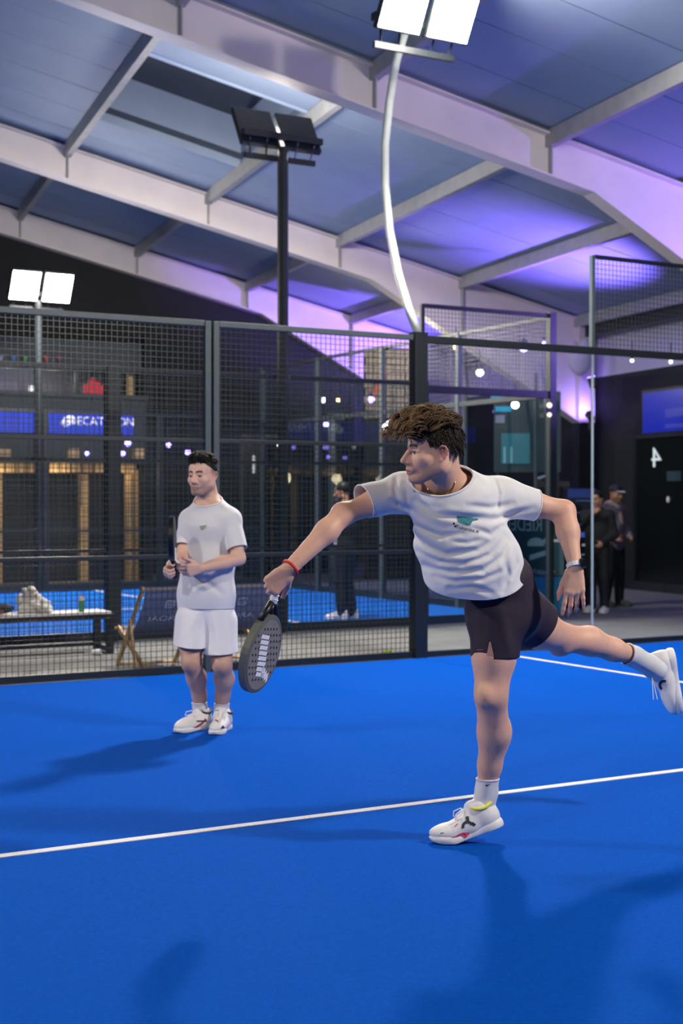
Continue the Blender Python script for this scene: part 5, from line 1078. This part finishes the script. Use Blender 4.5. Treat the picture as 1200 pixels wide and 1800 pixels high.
# ================================================================ bench and what lies on it
bn = empty('bench', W(-3.7, 2.1, .0), CROT, 'black steel bench with pale slab top behind the mesh fence', 'bench')
hb_ = .40
MB().bx(-1.45, 1.36, -.20, .20, hb_ - .012, hb_ + .012).build('seat_slab', mat('pale_slab', srgb(205, 200, 198), .6, noise=.06), bn, bevel=.004)
for y in (-.19, .19): MB().bx(-1.45, 1.38, y - .02, y + .02, hb_ - .06, hb_ - .013).build('side_rail', m_rblk, bn)
for x in (-1.42, 1.34):
    for y in (-.18, .18): MB().bx(x - .035, x + .035, y - .025, y + .025, 0, hb_ - .03).build('leg', m_rblk, bn)
    MB().bx(x - .03, x + .03, -.16, .16, .02, .07).build('foot_bar', m_rblk, bn)
MB().bx(-1.4, 1.3, .15, .19, .05, .09).build('stretcher', m_rblk, bn)
# crumpled towel pile
tw = Field(); g = np.random.default_rng(12)
for k in range(34):
    x = g.uniform(-.15, .15); top = .27 * (1 - abs(x + .04) / .2) ** .8 if x < .16 else .05; z = g.uniform(.02, max(.03, top)); tw.ell((x, g.uniform(-.07, .07), z), (g.uniform(.03, .06), g.uniform(.03, .05), g.uniform(.016, .04)), np.array(Matrix.Rotation(g.uniform(-1, 1), 3, 'Y') @ Matrix.Rotation(g.uniform(0, 3), 3, 'Z')), .008)
tw.cone((-.06, 0, .05), (-.05, 0, .18), .09, .06, .02); tw.cone((0, 0, .05), (.12, 0, .04), .08, .05, .02); tw.cone((-.12, 0, .04), (0, 0, .07), .05, .07, .02)
v, f = tw.mesh(.008, disp=gnoise(71, 60, .007)); v[:, 2] = np.maximum(v[:, 2], 0.001)
o = link('towel', np_mesh('towel', v, f), mat('towel_cotton', srgb(212, 206, 196), .95, noise=.12, nscale=25, bump=.6, bscale=150)); o.location = W(on_t(60, 2.1)[0], 2.1, hb_ + .012); tag(o, 'crumpled white towel heaped on the bench', 'towel')
cnn_ = empty('drink_can', W(on_t(143, 2.0)[0], 2.0, hb_ + .0125), 0, 'green drink can with pale top standing on the bench', 'can')
MB().lathe([(.024, 0), (.028, .006), (.028, .105)], n=16).build('can_body', mat('can_green', srgb(60, 140, 90), .4, noise=.2, nscale=60), cnn_, smooth=False); MB().lathe([(.028, .105), (.028, .135), (.023, .150)], n=16).build('can_top', mat('can_pale', srgb(205, 200, 190), .4), cnn_); MB().lathe([(.012, .1501), (.012, .158)], n=10).build('can_tab', mat('can_red', srgb(190, 70, 50), .5), cnn_)
bgm = Field(); bgm.ell((0, 0, .06), (.24, .10, .058), k=.03).ell((-.2, 0, .07), (.16, .1, .066), k=.03)
v, f = bgm.mesh(.012, disp=gnoise(72, 25, .008)); v[:, 2] = np.maximum(v[:, 2], .001); bgo = link('sports_bag', np_mesh('sports_bag', v, f), mat('bag_black', srgb(22, 24, 28), .7, noise=.2)); bgo.location = W(on_t(2, 2.1)[0] - .12, 2.1, hb_ + .0125); tag(bgo, 'flat black sports bag lying at the left of the bench', 'bag')
MB().tube([(-.12, -.07, .10), (-.08, -.08, .15), (.05, -.08, .15), (.1, -.07, .10)], .008, 6).build('bag_handle', MATS['bag_black'], bgo)
MB().bx(.02, .16, -.105, -.085, .02, .045).build('bag_tag', mat('tag_rust', srgb(150, 70, 50), .7), bgo)
cu = empty('paper_cup', W(on_t(169, 1.82)[0], 1.82, .03), 0, 'small white paper cup lying under the bench end', 'cup'); Rc = Matrix.Rotation(1.5, 3, 'Y')
MB().lathe([(.024, -.04), (.032, .04)], n=14, R=Rc).build('cup_wall', m_white, cu); MB().lathe([(.033, .038), (.035, .041), (.033, .044)], n=14, R=Rc).build('cup_rim', m_white, cu)
# ================================================================ deckchairs (seen from behind)
def deckchair(s, t, label):
    o = empty('deckchair', W(s, t, 0), CROT, label, 'deckchair', 'deckchairs behind the fence'); w = .28
    for x in (-w, w):
        MB().bar((x, .46, .02), (x, -.16, .75), .022, .042, (0, 1, 0)).build('back_rail', m_wood, o); MB().bar((x * .9, -.18, .02), (x * .9, .50, .36), .022, .042, (0, 1, 0)).build('seat_rail', m_wood, o); MB().bar((x * 1.08, .10, .46), (x * 1.08, -.04, .06), .018, .036, (0, 1, 0)).build('prop_rail', m_wood, o)
    for y, z in ((.46, .03), (-.15, .74), (.49, .355), (-.16, .035)): MB().tube([(-w - .01, y, z), (w + .01, y, z)], .014, 8).build('cross_bar', m_wood, o, smooth=True)
    n = 14; prof = []
    for i in range(n + 1): u = i / n; prof.append((-.165 + .65 * u, .755 + (.355 - .755) * u - .20 * math.sin(math.pi * u) ** .8))
    V_ = [(x, y, z) for (y, z) in prof for x in (-w + .03, w - .03)]; fb = MB().add(V_, [(2 * i, 2 * i + 1, 2 * i + 3, 2 * i + 2) for i in range(n)]).build('canvas', mat('canvas_slate', srgb(122, 126, 140), .85, noise=.08, nscale=30), o)
    md = fb.modifiers.new('cloth', 'SOLIDIFY'); md.thickness = .004
    def on(u): i = u * n; k = int(i); a, b = prof[k], prof[min(k + 1, n)]; fr = i - k; return Vector((0, a[0] + (b[0] - a[0]) * fr, a[1] + (b[1] - a[1]) * fr)), Vector((0, b[0] - a[0], b[1] - a[1])).normalized()
    m_p = mat('canvas_print', srgb(225, 225, 232), .8)
    p, d = on(.30); Mx = frame(p + Vector((0, -d.z, d.y)) * -.0 + Vector((0, -.012, -.004)), (1, 0, 0), -d)
    put_text('lettering', 'IAORA', .095, Mx, m_p, fb, .001, 1.15)
    p, d = on(.14); Mx = frame(p + Vector((0, -.012, -.003)), (1, 0, 0), -d); q_ = .042
    for a, b, c, e in ((-q_, -q_, q_, -q_ + .011), (-q_, q_ - .011, q_, q_), (-q_, -q_, -q_ + .011, q_), (q_ - .011, -q_, q_, q_), (-.016, -.02, -.008, .02), (.008, -.02, .016, .02)):
        MB().add([Mx @ Vector(pp) for pp in ((a, b, 0), (c, b, 0), (c, e, 0), (a, e, 0))], [(0, 1, 2, 3)]).build('emblem_bar', m_p, fb)
    return o
deckchair(on_t(262, .28)[0] + .16, .28, 'wooden deckchair with slate canvas left of the standing player'); deckchair(on_t(262, .28)[0] + .86, .28, 'wooden deckchair with slate canvas between the standing player and the swung racket')
# ================================================================ balls by the fence
def ball_(px, t, label):
    s_ = on_t(px, t)[0]; o = empty('padel_ball', W(s_, t, .047), random.random(), label, 'ball', 'padel balls at the fence')
    MB().sphere((0, 0, 0), .034, 16).build('felt', mat('ball_felt', srgb(200, 226, 60), .9, noise=.1, nscale=60), o, smooth=True)
    MB().tube([(.0345 * math.cos(a) * math.cos(.5 * math.sin(2 * a)), .0345 * math.sin(a) * math.cos(.5 * math.sin(2 * a)), .0345 * math.sin(.5 * math.sin(2 * a))) for a in [6.2832 * i / 32 for i in range(33)]], .0014, 4).build('seam', mat('ball_seam', srgb(225, 230, 190), .8), o)
ball_(676.5, .16, 'yellow-green ball lying at the fence, left of a touching pair'); ball_(685.5, .20, 'yellow-green ball lying at the fence, right of a touching pair')
# ================================================================ people in the background
def bystander(px, py, hgt, face, top_m, leg_m, shoe_m, hair, label, handpt=None, cap=None, zip_=False, hood=None, skin=(190, 140, 112)):
    Y = HC * F / (py - HZ); base = V3(at(px, py, Y)); base[2] = .012; s = hgt / 1.75; f = nrm((face[0], face[1], 0)); l = np.cross((0, 0, 1), f)
    root = world_root('person', Vector(base), label, 'person'); P = lambda a, b, z: base + (f * a + l * b) * s + V3((0, 0, z * s))
    hd = Head(P(.05, 0, 1.625), f + V3((0, 0, -.12)), (0, 0, 1), s * 1.0); B = Field(); B.ecap(P(0, 0, .95), P(0, 0, 1.15), l, (.15 * s, .11 * s), (.14 * s, .10 * s), .05); B.ecap(P(0, 0, 1.15), P(.01, 0, 1.40), l, (.14 * s, .10 * s), (.15 * s, .09 * s), .05)
    hd.add(B); B.cone(hd.w((-.03, 0, -.05)), P(.0, 0, 1.42), .056 * s, .064 * s, .03)
    J = Field(); J.ecap(P(0, 0, .90), P(0, 0, 1.15), l, (.185 * s, .145 * s), (.18 * s, .14 * s), .05); J.ecap(P(0, 0, 1.15), P(.01, 0, 1.38), l, (.18 * s, .14 * s), (.175 * s, .12 * s), .05); J.cone(P(0, 0, 1.40), P(0, 0, 1.46), .09 * s, .075 * s, .04)
    for k, sd in enumerate((-1, 1)):
        sh = P(0, sd * .19, 1.40); el = P(-.02, sd * .25, 1.12); wr = P(.18, sd * .16, 1.0)
        if handpt is not None and sd == handpt[3]: wr = P(*handpt[:3]); el = (sh + wr) / 2 + V3((0, 0, -.10)) + l * sd * .06 * s
        B.cone(P(0, 0, 1.40), sh, .05 * s, .05 * s, .04); B.chain([sh, el, wr], [.05 * s, .042 * s, .030 * s], .02); hand(B, wr, nrm(wr - el), (0, 0, 1), l * sd, .95 * s, fingers=((40, 50, 30),) * 4)
        J.chain([sh, el, wr - nrm(wr - el) * .02], [.075 * s, .064 * s, .050 * s], .03); J.cone(P(0, 0, 1.42), sh, .06 * s, .07 * s, .04)
        hp, kn, an = P(0, sd * .085, .90), P(.02, sd * .10, .50), P(-.02 + .03 * sd, sd * .11, .10); B.chain([hp, kn, an, an - V3((0, 0, .05))], [.085 * s, .058 * s, .040 * s, .04 * s], .02)
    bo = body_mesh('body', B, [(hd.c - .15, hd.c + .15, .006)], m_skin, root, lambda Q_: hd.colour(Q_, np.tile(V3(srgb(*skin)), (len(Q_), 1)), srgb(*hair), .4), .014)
    tr = Field(); tr.ecap(P(0, 0, .86), P(0, 0, 1.0), l, (.165 * s, .13 * s), (.16 * s, .125 * s), .05)
    for sd in (-1, 1): tr.chain([P(0, sd * .085, .88), P(.02, sd * .10, .50), P(-.02 + .03 * sd, sd * .11, .085)], [.108 * s, .082 * s, .064 * s], .02)
    v, fc = tr.mesh(.012, disp=gnoise(81, 20, .005)); link('trousers', np_mesh('trousers', v, fc), leg_m, root)
    v, fc = J.mesh(.012, disp=gnoise(82, 22, .006)); jo = link('jacket', np_mesh('jacket', v, fc), top_m, root)
    for sd in (-1, 1):
        o_ = P(-.10 + .03 * sd, sd * .11, 0); o_[2] = .013 if py > 1085 else .001; shoe(root, frame(o_, f + l * .12 * sd, l), s * .98, 0, .21, h=.007, mu=shoe_m, ms=shoe_m, laces=False)
    if cap is None: hair_cap(hd, 'hair', root, srgb(*hair), [((-.020, 0, .046), (.104, .083, .090))], [((.060, 0, .045), (.42, 0, -.90))], None, .009)
    else:
        hair_cap(hd, 'cap', root, srgb(*cap), [((-.016, 0, .055), (.106, .086, .085))], [((.08, 0, .05), (.08, 0, -1))], None, .009)
        MB().prism([hd.w((.06, -.06, .052)), hd.w((.13, -.055, .046)), hd.w((.165, -.02, .042)), hd.w((.165, .02, .042)), hd.w((.13, .055, .046)), hd.w((.06, .06, .052))], (0, 0, .008)).build('cap_brim', m_white, root)
    if zip_: 
        bj = bvh_of(jo); me = poly_mesh([[(-.016, -.22), (.016, -.22), (.016, .22), (-.016, .22)]], frame(Vector(P(.12, .05, 1.18)), (1, 0, 0), (0, 0, 1))); decal('shirt_strip', me, bj, m_white, jo, Vector((0, -1, 0)), .006, .8)
    if hood is not None:
        hf = Field(); hf.cone(P(-.02, -.07, 1.46), P(-.02, .07, 1.46), .085 * s, .085 * s, .04); hf.cone(P(.05, .0, 1.43), P(.10, .03, 1.20), .075 * s, .05 * s, .04); v, fc = hf.mesh(.012, disp=gnoise(83, 40, .008)); link('scarf', np_mesh('scarf', v, fc), mat('scarf_beige', srgb(190, 170, 148), .9, noise=.2, nscale=25), root)
    return root
m_blk1 = mat('black_fleece', srgb(20, 22, 25), .85, noise=.2, nscale=12); m_blk2 = mat('black_leggings', srgb(16, 20, 26), .7, noise=.15, nscale=12); m_gshoe = mat('grey_shoe', srgb(70, 70, 66), .6); shoe_mats()
bystander(607, 1090, 1.72, (-.88, .38), m_blk1, m_blk2, MATS['shoe_white'], (20, 16, 14), 'person in black with white trainers on the neighbouring court', handpt=(.26, -.10, .98, 1), zip_=True)
bystander(1050, 1077, 1.62, (-.55, -.80), m_blk1, m_blk2, MATS['shoe_white'], (24, 18, 15), 'person in black with white trainers, hand at chin, behind the right glass', handpt=(.20, .02, 1.42, -1))
bystander(1078, 1066, 1.70, (.55, -.80), mat('mauve_sweat', srgb(120, 108, 122), .85, noise=.2, nscale=12), m_blk2, m_gshoe, (24, 18, 15), 'person in white-brimmed cap and beige scarf behind the right glass', cap=(24, 26, 30), hood=True)
